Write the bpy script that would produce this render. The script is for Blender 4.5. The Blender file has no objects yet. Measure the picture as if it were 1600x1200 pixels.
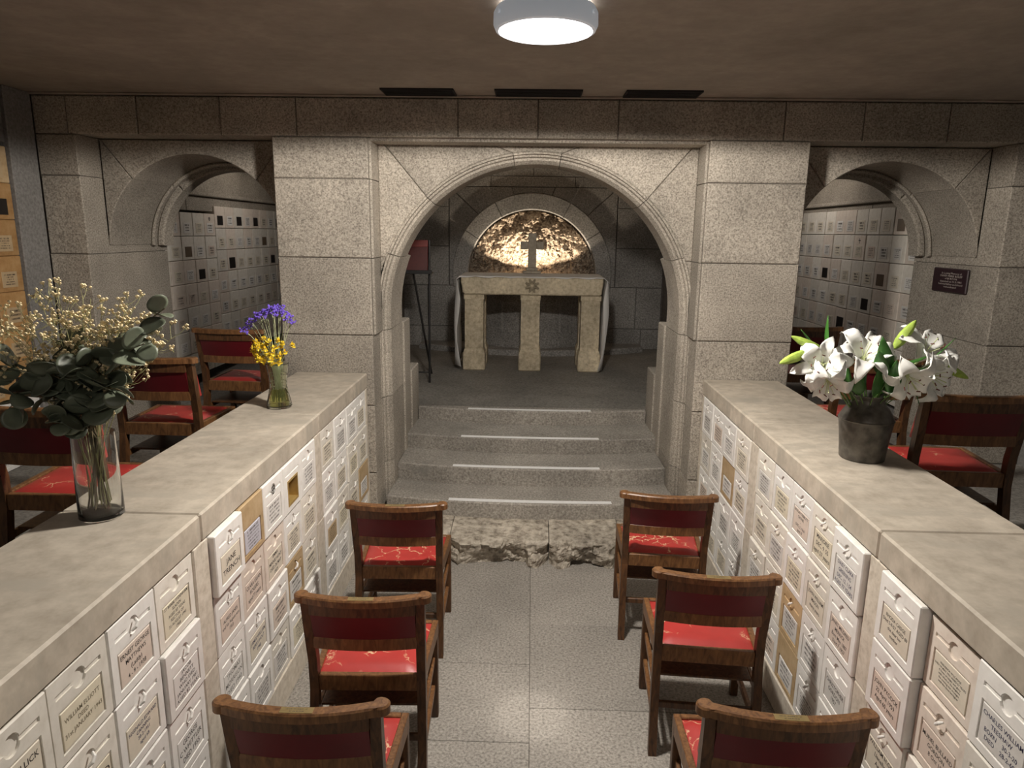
import bpy, bmesh, math, random
from mathutils import Vector, Matrix, Euler
PI = math.pi
random.seed(7)
scene = bpy.context.scene
COL = scene.collection

# ------------------------------------------------------------------ camera
CAM_H = 2.08
def cam_setup():
    f, p, yaw, roll = 1086.78, 0.2142, -0.0261, 0.0137
    fwd = Vector((math.sin(yaw)*math.cos(p), math.cos(yaw)*math.cos(p), -math.sin(p)))
    right = Vector((math.cos(yaw), -math.sin(yaw), 0)); up = right.cross(fwd)
    c, s = math.cos(roll), math.sin(roll)
    r2 = c*right + s*up; u2 = -s*right + c*up
    M = Matrix((r2, u2, -fwd)).transposed().to_4x4(); M.translation = (0, 0, CAM_H)
    cam = bpy.data.cameras.new('camera'); cam.sensor_width = 36; cam.lens = f*36/1600; cam.clip_start = .02
    o = bpy.data.objects.new('camera', cam); COL.objects.link(o); o.matrix_world = M
    scene.camera = o
cam_setup()

# ------------------------------------------------------------------ world + exposure
w = bpy.data.worlds.new('world'); scene.world = w; w.use_nodes = True
w.node_tree.nodes['Background'].inputs[0].default_value = (.9, .85, .8, 1)
w.node_tree.nodes['Background'].inputs[1].default_value = .012
scene.view_settings.view_transform = 'Standard'
scene.view_settings.look = 'None'
scene.view_settings.exposure = 0.0
scene.view_settings.gamma = 1.0
scene.view_settings.use_curve_mapping = False
LAMP_W = 430.0         # main ceiling lamp over the aisle
FILL_BACK_W = 90.0     # fill lamp added behind the camera, same fitting
CHAMBER_W = 20.0       # one fitting in each side chamber beyond the arches
FILL_APSE_W = 85.0          # unseen fill lamp added behind the centre arch to brighten the altar
NICHE_W = 7.0          # little spot behind the altar

# ------------------------------------------------------------------ materials
MATS = {}
def nd(nt, t, **k):
    n = nt.nodes.new(t)
    for a, b in k.items(): setattr(n, a, b)
    return n
def base_mat(name):
    m = bpy.data.materials.new(name); m.use_nodes = True
    MATS[name] = m
    return m, m.node_tree, m.node_tree.nodes['Principled BSDF']
def ramp(nt, stops):
    r = nd(nt, 'ShaderNodeValToRGB'); e = r.color_ramp.elements
    while len(e) < len(stops): e.new(.5)
    for i, (p, c) in enumerate(stops):
        e[i].position = p; e[i].color = (c[0], c[1], c[2], 1)
    return r
def stone(name, c_dark, c_mid, c_light, scale=70, rough=.85, bump=.25, blotch=.25, objvar=.16, stain=None, bdist=.004):
    """speckled stone: fine grain, large soft blotches, per-block tone"""
    m, nt, b = base_mat(name); L = nt.links.new
    tc = nd(nt, 'ShaderNodeTexCoord')
    n1 = nd(nt, 'ShaderNodeTexNoise'); n1.inputs['Scale'].default_value = scale; n1.inputs['Detail'].default_value = 3; n1.inputs['Roughness'].default_value = .65
    L(tc.outputs['Object'], n1.inputs['Vector'])
    r = ramp(nt, [(.30, c_dark), (.5, c_mid), (.70, c_light)]); L(n1.outputs['Fac'], r.inputs['Fac'])
    n2 = nd(nt, 'ShaderNodeTexNoise'); n2.inputs['Scale'].default_value = 2.3; n2.inputs['Detail'].default_value = 4
    L(tc.outputs['Object'], n2.inputs['Vector'])
    mr = nd(nt, 'ShaderNodeMapRange'); mr.inputs['From Min'].default_value = .3; mr.inputs['From Max'].default_value = .7
    mr.inputs['To Min'].default_value = 1-blotch; mr.inputs['To Max'].default_value = 1+blotch*.6
    L(n2.outputs['Fac'], mr.inputs['Value'])
    oi = nd(nt, 'ShaderNodeObjectInfo')
    mo = nd(nt, 'ShaderNodeMapRange'); mo.inputs['To Min'].default_value = 1-objvar; mo.inputs['To Max'].default_value = 1+objvar*.6
    L(oi.outputs['Random'], mo.inputs['Value'])
    mu = nd(nt, 'ShaderNodeMath', operation='MULTIPLY'); L(mr.outputs[0], mu.inputs[0]); L(mo.outputs[0], mu.inputs[1])
    mx = nd(nt, 'ShaderNodeVectorMath', operation='SCALE'); L(r.outputs['Color'], mx.inputs[0]); L(mu.outputs[0], mx.inputs['Scale'])
    out = mx.outputs[0]
    if stain:
        n3 = nd(nt, 'ShaderNodeTexNoise'); n3.inputs['Scale'].default_value = stain[1]; n3.inputs['Detail'].default_value = 6; n3.inputs['Roughness'].default_value = .7
        mp = nd(nt, 'ShaderNodeMapping'); mp.inputs['Scale'].default_value = stain[3] if len(stain) > 3 else (1, 1, 1)
        L(tc.outputs['Object'], mp.inputs['Vector']); L(mp.outputs[0], n3.inputs['Vector'])
        rr = ramp(nt, [(stain[2], (0, 0, 0)), (stain[2]+.14, (1, 1, 1))]); L(n3.outputs['Fac'], rr.inputs['Fac'])
        mi = nd(nt, 'ShaderNodeMix', data_type='RGBA'); L(rr.outputs['Color'], mi.inputs[0]); L(out, mi.inputs[6]); mi.inputs[7].default_value = (*stain[0], 1)
        out = mi.outputs[2]
    L(out, b.inputs['Base Color'])
    b.inputs['Roughness'].default_value = rough
    bp = nd(nt, 'ShaderNodeBump'); bp.inputs['Strength'].default_value = bump; bp.inputs['Distance'].default_value = bdist
    L(n1.outputs['Fac'], bp.inputs['Height']); L(bp.outputs[0], b.inputs['Normal'])
    return m
def plain(name, col, rough=.6, metal=0, var=.0, noise=0, nscale=30, spec=None):
    m, nt, b = base_mat(name); L = nt.links.new
    b.inputs['Roughness'].default_value = rough; b.inputs['Metallic'].default_value = metal
    if spec is not None: b.inputs['Specular IOR Level'].default_value = spec
    if var or noise:
        tc = nd(nt, 'ShaderNodeTexCoord'); n = nd(nt, 'ShaderNodeTexNoise'); n.inputs['Scale'].default_value = nscale; n.inputs['Detail'].default_value = 3
        L(tc.outputs['Object'], n.inputs['Vector'])
        mr = nd(nt, 'ShaderNodeMapRange'); mr.inputs['From Min'].default_value = .3; mr.inputs['From Max'].default_value = .7
        mr.inputs['To Min'].default_value = 1-noise; mr.inputs['To Max'].default_value = 1+noise; L(n.outputs['Fac'], mr.inputs['Value'])
        oi = nd(nt, 'ShaderNodeObjectInfo'); mo = nd(nt, 'ShaderNodeMapRange'); mo.inputs['To Min'].default_value = 1-var; mo.inputs['To Max'].default_value = 1+var*.5
        L(oi.outputs['Random'], mo.inputs['Value'])
        mu = nd(nt, 'ShaderNodeMath', operation='MULTIPLY'); L(mr.outputs[0], mu.inputs[0]); L(mo.outputs[0], mu.inputs[1])
        sc = nd(nt, 'ShaderNodeVectorMath', operation='SCALE'); sc.inputs[0].default_value = col; L(mu.outputs[0], sc.inputs['Scale'])
        L(sc.outputs[0], b.inputs['Base Color'])
    else:
        b.inputs['Base Color'].default_value = (*col, 1)
    return m
def wood(name, c1, c2, rough=.42):
    m, nt, b = base_mat(name); L = nt.links.new
    tc = nd(nt, 'ShaderNodeTexCoord'); mp = nd(nt, 'ShaderNodeMapping'); mp.inputs['Scale'].default_value = (9, 9, 2.2)
    L(tc.outputs['Object'], mp.inputs['Vector'])
    n = nd(nt, 'ShaderNodeTexNoise'); n.inputs['Scale'].default_value = 6; n.inputs['Detail'].default_value = 5; n.inputs['Distortion'].default_value = 1.2
    L(mp.outputs[0], n.inputs['Vector'])
    r = ramp(nt, [(.32, c1), (.7, c2)]); L(n.outputs['Fac'], r.inputs['Fac']); L(r.outputs['Color'], b.inputs['Base Color'])
    b.inputs['Roughness'].default_value = rough
    bp = nd(nt, 'ShaderNodeBump'); bp.inputs['Strength'].default_value = .08; bp.inputs['Distance'].default_value = .002
    L(n.outputs['Fac'], bp.inputs['Height']); L(bp.outputs[0], b.inputs['Normal'])
    return m
def leather(name, col, worn, amount):
    """red seat leather with pale cracks where the surface has split"""
    m, nt, b = base_mat(name); L = nt.links.new
    tc = nd(nt, 'ShaderNodeTexCoord'); oi = nd(nt, 'ShaderNodeObjectInfo')
    off = nd(nt, 'ShaderNodeVectorMath', operation='SCALE'); off.inputs[0].default_value = (13, 7, 5); L(oi.outputs['Random'], off.inputs['Scale'])
    ad = nd(nt, 'ShaderNodeVectorMath', operation='ADD'); L(tc.outputs['Object'], ad.inputs[0]); L(off.outputs[0], ad.inputs[1])
    nz = nd(nt, 'ShaderNodeTexNoise'); nz.inputs['Scale'].default_value = 26; nz.inputs['Detail'].default_value = 4; L(ad.outputs[0], nz.inputs['Vector'])
    ws = nd(nt, 'ShaderNodeVectorMath', operation='SCALE'); L(nz.outputs['Color'], ws.inputs[0]); ws.inputs['Scale'].default_value = .07
    ad2 = nd(nt, 'ShaderNodeVectorMath', operation='ADD'); L(ad.outputs[0], ad2.inputs[0]); L(ws.outputs[0], ad2.inputs[1])
    vo = nd(nt, 'ShaderNodeTexVoronoi', feature='DISTANCE_TO_EDGE'); vo.inputs['Scale'].default_value = 11; L(ad2.outputs[0], vo.inputs['Vector'])
    line = nd(nt, 'ShaderNodeMapRange'); line.inputs['From Min'].default_value = .012; line.inputs['From Max'].default_value = .03; line.inputs['To Min'].default_value = 1; line.inputs['To Max'].default_value = 0
    L(vo.outputs['Distance'], line.inputs['Value'])
    nm = nd(nt, 'ShaderNodeTexNoise'); nm.inputs['Scale'].default_value = 7; nm.inputs['Detail'].default_value = 3; L(ad.outputs[0], nm.inputs['Vector'])
    mk = nd(nt, 'ShaderNodeMapRange'); mk.inputs['From Min'].default_value = amount; mk.inputs['From Max'].default_value = amount+.09; L(nm.outputs['Fac'], mk.inputs['Value'])
    mu = nd(nt, 'ShaderNodeMath', operation='MULTIPLY'); L(line.outputs[0], mu.inputs[0]); L(mk.outputs[0], mu.inputs[1])
    r = ramp(nt, [(.3, tuple(c*.82 for c in col)), (.7, tuple(c*1.1 for c in col))]); L(nm.outputs['Fac'], r.inputs['Fac'])
    mi = nd(nt, 'ShaderNodeMix', data_type='RGBA'); L(mu.outputs[0], mi.inputs[0]); L(r.outputs['Color'], mi.inputs[6]); mi.inputs[7].default_value = (*worn, 1)
    L(mi.outputs[2], b.inputs['Base Color']); b.inputs['Roughness'].default_value = .42
    bp = nd(nt, 'ShaderNodeBump'); bp.inputs['Strength'].default_value = .12; bp.inputs['Distance'].default_value = .003
    L(nz.outputs['Fac'], bp.inputs['Height']); L(bp.outputs[0], b.inputs['Normal'])
    return m

M_GRAN = stone('granite', (.16, .14, .115), (.385, .345, .29), (.57, .515, .44), scale=105, bump=.3, stain=((.16, .15, .14), 1.6, .66))
M_GRAN2 = stone('granite_apse', (.13, .125, .12), (.28, .268, .252), (.42, .405, .385), scale=58, bump=.3)
M_JOINT = plain('mortar', (.13, .115, .10), .95, noise=.3, nscale=40)
M_STEP = stone('step_stone', (.18, .163, .142), (.315, .29, .255), (.46, .43, .38), scale=70, stain=((.2, .19, .17), 3, .6))
M_TREAD = M_STEP
M_FLOOR = stone('floor_terrazzo', (.14, .127, .112), (.30, .277, .246), (.42, .39, .35), scale=85, bump=.1, blotch=.14, objvar=.08, rough=.75)
M_SIDEFLOOR = stone('side_floor', (.14, .13, .12), (.24, .225, .20), (.32, .30, .27), scale=60, bump=.1)
M_SLAB = stone('counter_slab', (.42, .365, .295), (.51, .45, .37), (.59, .525, .435), scale=16, bump=.12, blotch=.22, objvar=.05, rough=.62, stain=((.40, .36, .30), 2.0, .50, (1, 2.4, 1)))
M_PIER = stone('counter_pier', (.50, .44, .36), (.62, .56, .47), (.70, .64, .55), scale=30, bump=.12, blotch=.12, objvar=.06)
M_GREYPIER = stone('grey_pier', (.145, .138, .13), (.205, .197, .187), (.26, .25, .24), scale=60, bump=.15, blotch=.1)
M_CEIL = stone('ceiling_plaster', (.30, .258, .215), (.335, .288, .242), (.37, .32, .27), scale=12, bump=.06, blotch=.16, stain=((.30, .26, .22), 1.3, .52))
M_ROUGH = stone('rough_rock', (.15, .125, .095), (.40, .355, .29), (.58, .525, .44), scale=22, bump=.8, blotch=.35, stain=((.10, .085, .065), 7, .6), bdist=.012)
M_NICHEROCK = stone('niche_rock', (.10, .065, .045), (.44, .345, .255), (.80, .70, .56), scale=30, bump=1.0, blotch=.3, stain=((.13, .085, .06), 11, .58), bdist=.02)
M_ALTAR = stone('altar_stone', (.42, .345, .235), (.60, .51, .36), (.74, .645, .48), scale=26, bump=.5, blotch=.3, stain=((.36, .29, .19), 5, .6))
M_STARDARK = stone('altar_carving', (.22, .18, .12), (.30, .25, .17), (.38, .32, .23), scale=30, bump=.4)  # dirt and recess shade of the carving both put into this darker colour
M_CLOTH = plain('altar_linen', (.70, .68, .65), .9)
M_CROSS = plain('cross_wood', (.36, .31, .24), .7, noise=.2)
M_TAPE = plain('white_tape', (.80, .80, .79), .6, noise=.05)
M_WOOD = wood('chair_wood', (.040, .017, .007), (.13, .058, .022))
M_WOODL = wood('chair_wood_rail', (.095, .04, .015), (.235, .112, .042))
M_RED = leather('red_leather', (.43, .038, .033), (.74, .50, .30), .53)
M_MAROON = leather('maroon_leather', (.115, .006, .011), (.2, .03, .03), .95)
M_BRASS = plain('brass', (.50, .38, .18), .35, metal=.8, noise=.1)
M_DARKBRASS = plain('plate_marks', (.10, .08, .05), .6)
CASK = {
 'white': stone('casket_white', (.78, .76, .72), (.84, .82, .785), (.88, .865, .83), scale=20, bump=.05, blotch=.05, objvar=.06, rough=.6),
 'cream': stone('casket_cream', (.71, .665, .59), (.79, .75, .675), (.84, .80, .73), scale=20, bump=.05, blotch=.07, objvar=.10, rough=.6),
 'pinkish': stone('casket_pinkish', (.69, .60, .525), (.77, .685, .60), (.81, .735, .655), scale=20, bump=.05, blotch=.07, objvar=.08, rough=.6),
 'tan': stone('casket_tan', (.42, .29, .15), (.54, .39, .22), (.61, .46, .28), scale=14, bump=.08, blotch=.12, objvar=.12, rough=.55),
 'orange tan': stone('casket_orange', (.40, .21, .075), (.52, .30, .12), (.60, .37, .17), scale=14, bump=.06, blotch=.1, objvar=.22, rough=.6),
 'grey': stone('casket_grey', (.36, .335, .285), (.43, .40, .345), (.49, .46, .40), scale=20, bump=.05, blotch=.1, objvar=.10, rough=.65),
}
PLQ = {
 'cream': plain('plaque_cream', (.72, .66, .55), .5, noise=.05),
 'white': plain('plaque_white', (.78, .76, .73), .5, noise=.04),
 'yellow': plain('plaque_yellow', (.72, .66, .52), .5, noise=.06),
 'pink': plain('plaque_pink', (.70, .60, .52), .5, noise=.05),
 'grey': plain('plaque_grey', (.68, .66, .63), .5, noise=.05),
 'lilac': plain('plaque_lilac', (.56, .56, .62), .45, noise=.06),
 'brown': plain('plaque_brown', (.14, .10, .065), .5, noise=.1),
 'black': plain('plaque_black', (.02, .016, .014), .4),
 'tan': plain('plaque_tan', (.50, .37, .22), .5, noise=.06),
}
M_INK = plain('ink', (.035, .03, .027), .7)
M_INKB = plain('ink_blue', (.05, .05, .10), .7)
M_INKW = plain('ink_pale', (.55, .5, .45), .6)
M_GOLD = plain('gold_frame', (.55, .38, .14), .4, metal=.5, noise=.1)
M_NAMEPL = plain('dark_name_plate', (.035, .018, .022), .35, noise=.1)
M_VENT = plain('vent_dark', (.02, .018, .018), .9)
M_METAL = plain('dark_tin', (.105, .095, .082), .42, metal=.45, noise=.5, nscale=22)
M_STAND = plain('stand_black', (.012, .011, .011), .45)
M_FOLDER = plain('folder_red', (.085, .016, .014), .4, noise=.15)
M_PETAL = plain('lily_petal', (.86, .86, .82), .55, noise=.03)
M_THROAT = plain('lily_throat', (.62, .68, .36), .55)
M_ANTHER = plain('anther', (.13, .03, .02), .7)
M_BUD = plain('lily_bud', (.40, .55, .10), .45, noise=.25, nscale=40)
M_LEAF = plain('lily_leaf', (.045, .15, .025), .4, var=.25, noise=.2)
M_STEM = plain('stem_green', (.10, .18, .045), .5, noise=.15)
M_EUC = plain('eucalyptus_leaf', (.13, .15, .105), .42, var=.3, noise=.2, nscale=25)
M_EUCSTEM = plain('eucalyptus_stem', (.14, .11, .06), .6)
M_GYPS = plain('dried_blossom', (.80, .66, .40), .8, var=.1, noise=.2, nscale=60)
M_GYPSTEM = plain('dried_stem', (.34, .33, .16), .8)
M_PURPLE = plain('purple_blossom', (.17, .10, .58), .7, noise=.3, nscale=90)
M_YELLOW = plain('yellow_petal', (.90, .68, .05), .6, noise=.15, nscale=60)
M_PALESTEM = plain('pale_stem', (.42, .46, .28), .7)
M_WATERGREEN = plain('green_water', (.25, .22, .04), .1)
def glass(name, col, rough=.02):
    m, nt, b = base_mat(name)
    b.inputs['Base Color'].default_value = (*col, 1); b.inputs['Transmission Weight'].default_value = 1; b.inputs['Roughness'].default_value = rough; b.inputs['IOR'].default_value = 1.45
    return m
M_GLASS = glass('clear_glass', (.97, .98, .97))
M_GGLASS = glass('green_glass', (.88, .91, .80), .05)
M_WATER = glass('vase_water', (.78, .76, .30), .0)
def emit(name, col, s):
    m, nt, b = base_mat(name); b.inputs['Base Color'].default_value = (.9, .9, .9, 1)
    b.inputs['Emission Color'].default_value = (*col, 1); b.inputs['Emission Strength'].default_value = s
    return m
M_LAMPBODY = emit('lamp_body', (.72, .86, 1), .16); M_LAMPGLOW = emit('lamp_glow_ring', (1, .92, .8), 1.6)  # the drum's bluish emission paints in its bright glare
M_DIFF = emit('lamp_diffuser', (1, .98, 1), 9)
M_BULB = emit('bulb_warm', (1, .8, .55), 12)

# ------------------------------------------------------------------ mesh helpers
class B:
    def __init__(s): s.v = []; s.f = []; s.mi = []; s.cur = 0
    def add(s, vs, fs):
        o = len(s.v); s.v += [tuple(p) for p in vs]; s.f += [tuple(i+o for i in f) for f in fs]; s.mi += [s.cur]*len(fs); return s
    def box(s, x0, y0, z0, x1, y1, z1, c=0):
        if x0 > x1: x0, x1 = x1, x0
        if y0 > y1: y0, y1 = y1, y0
        if z0 > z1: z0, z1 = z1, z0
        if c <= 0:
            vs = [(x, y, z) for x in (x0, x1) for y in (y0, y1) for z in (z0, z1)]
            return s.add(vs, [(0, 1, 3, 2), (4, 6, 7, 5), (0, 4, 5, 1), (2, 3, 7, 6), (0, 2, 6, 4), (1, 5, 7, 3)])
        X, Y, Z = (x0, x1), (y0, y1), (z0, z1); sg = (1, -1); vs = []; idx = {}
        for i in (0, 1):
            for j in (0, 1):
                for k in (0, 1):
                    a = (X[i], Y[j], Z[k]); d = (sg[i]*c, sg[j]*c, sg[k]*c)
                    for ax in range(3):
                        p = [a[t] + (0 if t == ax else d[t]) for t in range(3)]
                        idx[(i, j, k, ax)] = len(vs); vs.append(tuple(p))
        fs = []
        for ax in range(3):
            for e in (0, 1):
                q = []
                for (m, n) in ((0, 0), (1, 0), (1, 1), (0, 1)):
                    t = [m, n]; t.insert(ax, e); q.append(idx[(*t, ax)])
                fs.append(q)
        for ax in range(3):           # edges along axis ax
            o = [t for t in range(3) if t != ax]
            for m in (0, 1):
                for n in (0, 1):
                    def key(e, which):
                        t = [0, 0, 0]; t[ax] = e; t[o[0]] = m; t[o[1]] = n; return idx[(*t, which)]
                    fs.append([key(0, o[0]), key(1, o[0]), key(1, o[1]), key(0, o[1])])
        for i in (0, 1):
            for j in (0, 1):
                for k in (0, 1): fs.append([idx[(i, j, k, 0)], idx[(i, j, k, 1)], idx[(i, j, k, 2)]])
        return s.add(vs, fs)
    def tube(s, path, rad, n=8, caps=True):
        P = [Vector(p) for p in path]
        if not isinstance(rad, (list, tuple)): rad = [rad]*len(P)
        rings = []; ref = None; vs = []
        for i, p in enumerate(P):
            t = (P[min(i+1, len(P)-1)] - P[max(i-1, 0)]).normalized()
            if ref is None:
                ref = Vector((0, 0, 1)) if abs(t.z) < .9 else Vector((1, 0, 0))
            u = (ref - t*ref.dot(t)).normalized(); ref = u; w_ = t.cross(u)
            for k in range(n):
                a = 2*PI*k/n; vs.append(p + (u*math.cos(a) + w_*math.sin(a))*rad[i])
        fs = []
        for i in range(len(P)-1):
            for k in range(n):
                a, b_ = i*n+k, i*n+(k+1) % n; fs.append((a, b_, b_+n, a+n))
        if caps: fs.append(tuple(range(n-1, -1, -1))); fs.append(tuple((len(P)-1)*n+k for k in range(n)))
        return s.add(vs, fs)
    def bar(s, p, q, wx, wy, c=0):
        """rectangular bar between two points; section wx (world x) by wy (world y)"""
        vs = []
        for e in (p, q):
            for (a, b_) in ((-1, -1), (1, -1), (1, 1), (-1, 1)): vs.append((e[0]+a*wx/2, e[1]+b_*wy/2, e[2]))
        return s.add(vs, [(3, 2, 1, 0), (4, 5, 6, 7), (0, 1, 5, 4), (1, 2, 6, 5), (2, 3, 7, 6), (3, 0, 4, 7)])
    def lathe(s, prof, n=32, c=(0, 0, 0), close=False):
        vs = []; m = len(prof)
        for k in range(n):
            a = 2*PI*k/n
            for (r, z) in prof: vs.append((c[0]+r*math.cos(a), c[1]+r*math.sin(a), c[2]+z))
        fs = []
        for k in range(n):
            for i in range(m if close else m-1):
                j = (i+1) % m; k2 = (k+1) % n
                fs.append((k*m+i, k2*m+i, k2*m+j, k*m+j))
        return s.add(vs, fs)
    def prism_y(s, poly, y0, y1, c=0.0):
        """polygon in x,z extruded from y0 (front, chamfered by c) to y1"""
        n = len(poly); A = sum(poly[i][0]*poly[(i+1) % n][1]-poly[(i+1) % n][0]*poly[i][1] for i in range(n))
        if A < 0: poly = poly[::-1]
        ins = []
        for i in range(n):
            p0, p1, p2 = Vector(poly[i-1]), Vector(poly[i]), Vector(poly[(i+1) % n])
            e1 = (p1-p0).normalized(); e2 = (p2-p1).normalized()
            n1 = Vector((-e1.y, e1.x)); n2 = Vector((-e2.y, e2.x)); d = n1.dot(n2)
            ins.append(p1 + (n1+n2)*(c/max(.35, 1+d)))
        vs = [(p[0], y0, p[1]) for p in ins] + [(p[0], y0+c, p[1]) for p in poly] + [(p[0], y1, p[1]) for p in poly]
        fs = [tuple(range(n))]
        for i in range(n):
            j = (i+1) % n
            fs.append((i, n+i, n+j, j)); fs.append((n+i, 2*n+i, 2*n+j, n+j))
        fs.append(tuple(range(3*n-1, 2*n-1, -1)))
        return s.add(vs, fs)
    def prism_z(s, poly, z0, z1, c=0.0):
        n = len(poly); A = sum(poly[i][0]*poly[(i+1) % n][1]-poly[(i+1) % n][0]*poly[i][1] for i in range(n))
        if A < 0: poly = poly[::-1]
        ins = []
        for i in range(n):
            p0, p1, p2 = Vector(poly[i-1]), Vector(poly[i]), Vector(poly[(i+1) % n])
            e1 = (p1-p0).normalized(); e2 = (p2-p1).normalized()
            n1 = Vector((-e1.y, e1.x)); n2 = Vector((-e2.y, e2.x)); d = n1.dot(n2)
            ins.append(p1 + (n1+n2)*(c/max(.35, 1+d)))
        vs = [(p[0], p[1], z0) for p in poly] + [(p[0], p[1], z1-c) for p in poly] + [(p[0], p[1], z1) for p in ins]
        fs = [tuple(range(n-1, -1, -1)), tuple(range(2*n, 3*n))]
        for i in range(n):
            j = (i+1) % n
            fs.append((i, j, n+j, n+i)); fs.append((n+i, n+j, 2*n+j, 2*n+i))
        return s.add(vs, fs)
    def mesh(s, name, mat=None, smooth=False, fix=True):
        me = bpy.data.meshes.new(name); me.from_pydata(s.v, [], s.f)
        mats = mat if isinstance(mat, (list, tuple)) else [mat]
        for m in mats:
            if m: me.materials.append(m)
        if len(mats) > 1:
            for p, i in zip(me.polygons, s.mi): p.material_index = i
        if fix:
            bm = bmesh.new(); bm.from_mesh(me); bmesh.ops.recalc_face_normals(bm, faces=bm.faces); bm.to_mesh(me); bm.free()
        if smooth:
            for p in me.polygons: p.use_smooth = True
            try: me.set_sharp_from_angle(angle=math.radians(40))
            except Exception: pass
        me.update(); return me
    def build(s, name, mat, parent=None, smooth=False, fix=True):
        return link(name, s.mesh(name, mat, smooth, fix), parent)
def link(name, me, parent=None):
    o = bpy.data.objects.new(name, me); COL.objects.link(o)
    if parent: o.parent = parent
    return o
def tag(o, label=None, cat=None, group=None, kind=None):
    if label: o['label'] = label
    if cat: o['category'] = cat
    if group: o['group'] = group
    if kind: o['kind'] = kind
    return o
def empty(name, loc=(0, 0, 0), rz=0):
    o = bpy.data.objects.new(name, None); COL.objects.link(o); o.location = loc; o.rotation_euler = (0, 0, rz); o.empty_display_size = .05
    return o
def objmat(o, m):
    o.material_slots[0].link = 'OBJECT'; o.material_slots[0].material = m
def arc(cx, cz, r, a0, a1, n):
    return [(cx+r*math.cos(a0+(a1-a0)*i/n), cz+r*math.sin(a0+(a1-a0)*i/n)) for i in range(n+1)]
ORD = ['first', 'second', 'third', 'fourth', 'fifth', 'sixth', 'seventh', 'eighth', 'ninth', 'tenth', 'eleventh', 'twelfth', 'thirteenth']

# ================================================================== THE SETTING
ZC = 2.877            # ceiling
YW = 4.432            # front face of the stone wall
YP = 4.66             # recessed arch panels
ZL = 2.6387           # underside of the lintel course
ZLAND = .64           # altar landing and the two side aisles
XL1, XL2, XR1, XR2 = -1.064, -1.526, 1.12, 1.598
CT = 1.1717           # counter top
G = .0022             # half joint

ceil = B().box(-3.4, -3.2, ZC, 3.4, 9.2, ZC+.12).build('ceiling', M_CEIL); tag(ceil, 'plain dark grey brown plaster ceiling over the chapel', kind='structure')
B().box(-3.08, 4.405, ZC-.012, 3.08, 4.431, ZC-.0005, .003).build('cornice_bead', M_CEIL, ceil)
# ---- aisle floor: two runs of slabs
flo = B().box(-1.6, -3.2, -.15, 1.7, 4.5, -.012).build('floor', M_JOINT); tag(flo, 'grey speckled terrazzo floor of the sunken centre aisle', kind='structure')
for (xa, xb, ys) in ((-1.30, .026, (-3.2, -1.6, -.6, .4, 1.3, 2.15, 2.52, 3.06, 4.5)), (.026, 1.35, (-3.2, -1.2, -.1, .9, 1.8, 2.74, 3.42, 4.5))):
    for a, b_ in zip(ys[:-1], ys[1:]):
        B().box(xa+.0012, a+.0012, -.02, xb-.0012, b_-.0012, 0, .0015).build('floor_slab', M_FLOOR, flo)
for nm, xa, xb, ytop in (('floor_left', -3.4, XL2-.004, 9.0), ('floor_right', XR2+.004, 3.4, 9.0)):
    o = B().box(xa, -3.2, ZLAND-.1, xb, YW-.012, ZLAND).box(xa, YW-.012, ZLAND-.1, -1.72 if xa < 0 else xb, ytop, ZLAND) if xa < 0 else B().box(xa, -3.2, ZLAND-.1, xb, YW-.012, ZLAND).box(1.78, YW-.012, ZLAND-.1, xb, ytop, ZLAND)
    o = o.build(nm, M_SIDEFLOOR); tag(o, 'raised grey stone floor of the %s side aisle' % ('left' if xa < 0 else 'right'), kind='structure')

# ---- front wall : backing + blocks
MAINC = (.02, 1.535); MR_IN, MR_OUT = .985, 1.055
PL = (-1.6114, -1.019); PR = (1.0605, 1.6616)
LREC = (-2.826, PL[0]); RREC = (PR[1], 2.878)
SR = .607; SZ = 1.95; LC = (LREC[0]+LREC[1])/2; RC = (RREC[0]+RREC[1])/2
YB = 5.42             # back face of the wall at the side arches
core = B()
core.box(-3.1, YW+.014, ZL+.004, 3.2, YB, ZC)
for (a, b_) in (PL, PR): core.box(a+.014, YW+.014, 0, b_-.014, YB-.02, ZL+.01)
core.box(-3.1, YW+.014, ZLAND-.02, LREC[0]-.014, YB-.02, ZL+.01); core.box(RREC[1]+.014, YW+.014, ZLAND-.02, 3.2, YB-.02, ZL+.01)
wf = core.build('wall_front', M_JOINT); tag(wf, 'coarse granite block wall with three arches facing the aisle', kind='structure')
def block(poly_or_box, y0=None, y1=None, c=.006, mat=None, name='stone_block', parent=None):
    b_ = B()
    if y0 is None: b_.box(*poly_or_box, c)
    else: b_.prism_y(poly_or_box, y0, y1, c)
    return b_.build(name, mat or M_GRAN, parent or wf)
def rect(x0, z0, x1, z1): return [(x0+G, z0+G), (x1-G, z0+G), (x1-G, z1-G), (x0+G, z1-G)]
xs = [-3.08, -2.872, -2.434, -1.919, -1.452, -.466, .02, .503, 1.494, 1.96, 2.46, 2.96, 3.2]
for a, b_ in zip(xs[:-1], xs[1:]):
    block(rect(a, ZL, b_, ZC-.012), YW+random.uniform(-.002, .003), YP+.05, name='lintel_stone')
zs = [.0, .48, .95, 1.418, 1.9097, 2.3927, ZL]
for (a, b_) in (PL, PR):
    for z0, z1 in zip(zs[:-1], zs[1:]):
        block(rect(a, z0, b_, z1), YW+random.uniform(-.003, .003), YB-.01, name='pillar_stone')
for (a, b_) in ((-3.08, LREC[0]), (RREC[1], 3.2)):
    for z0, z1 in zip([ZLAND]+zs[2:-1], zs[2:]):
        block(rect(a, z0, b_, z1), YW+random.uniform(-.003, .003), YB-.01, name='pillar_stone')
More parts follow.
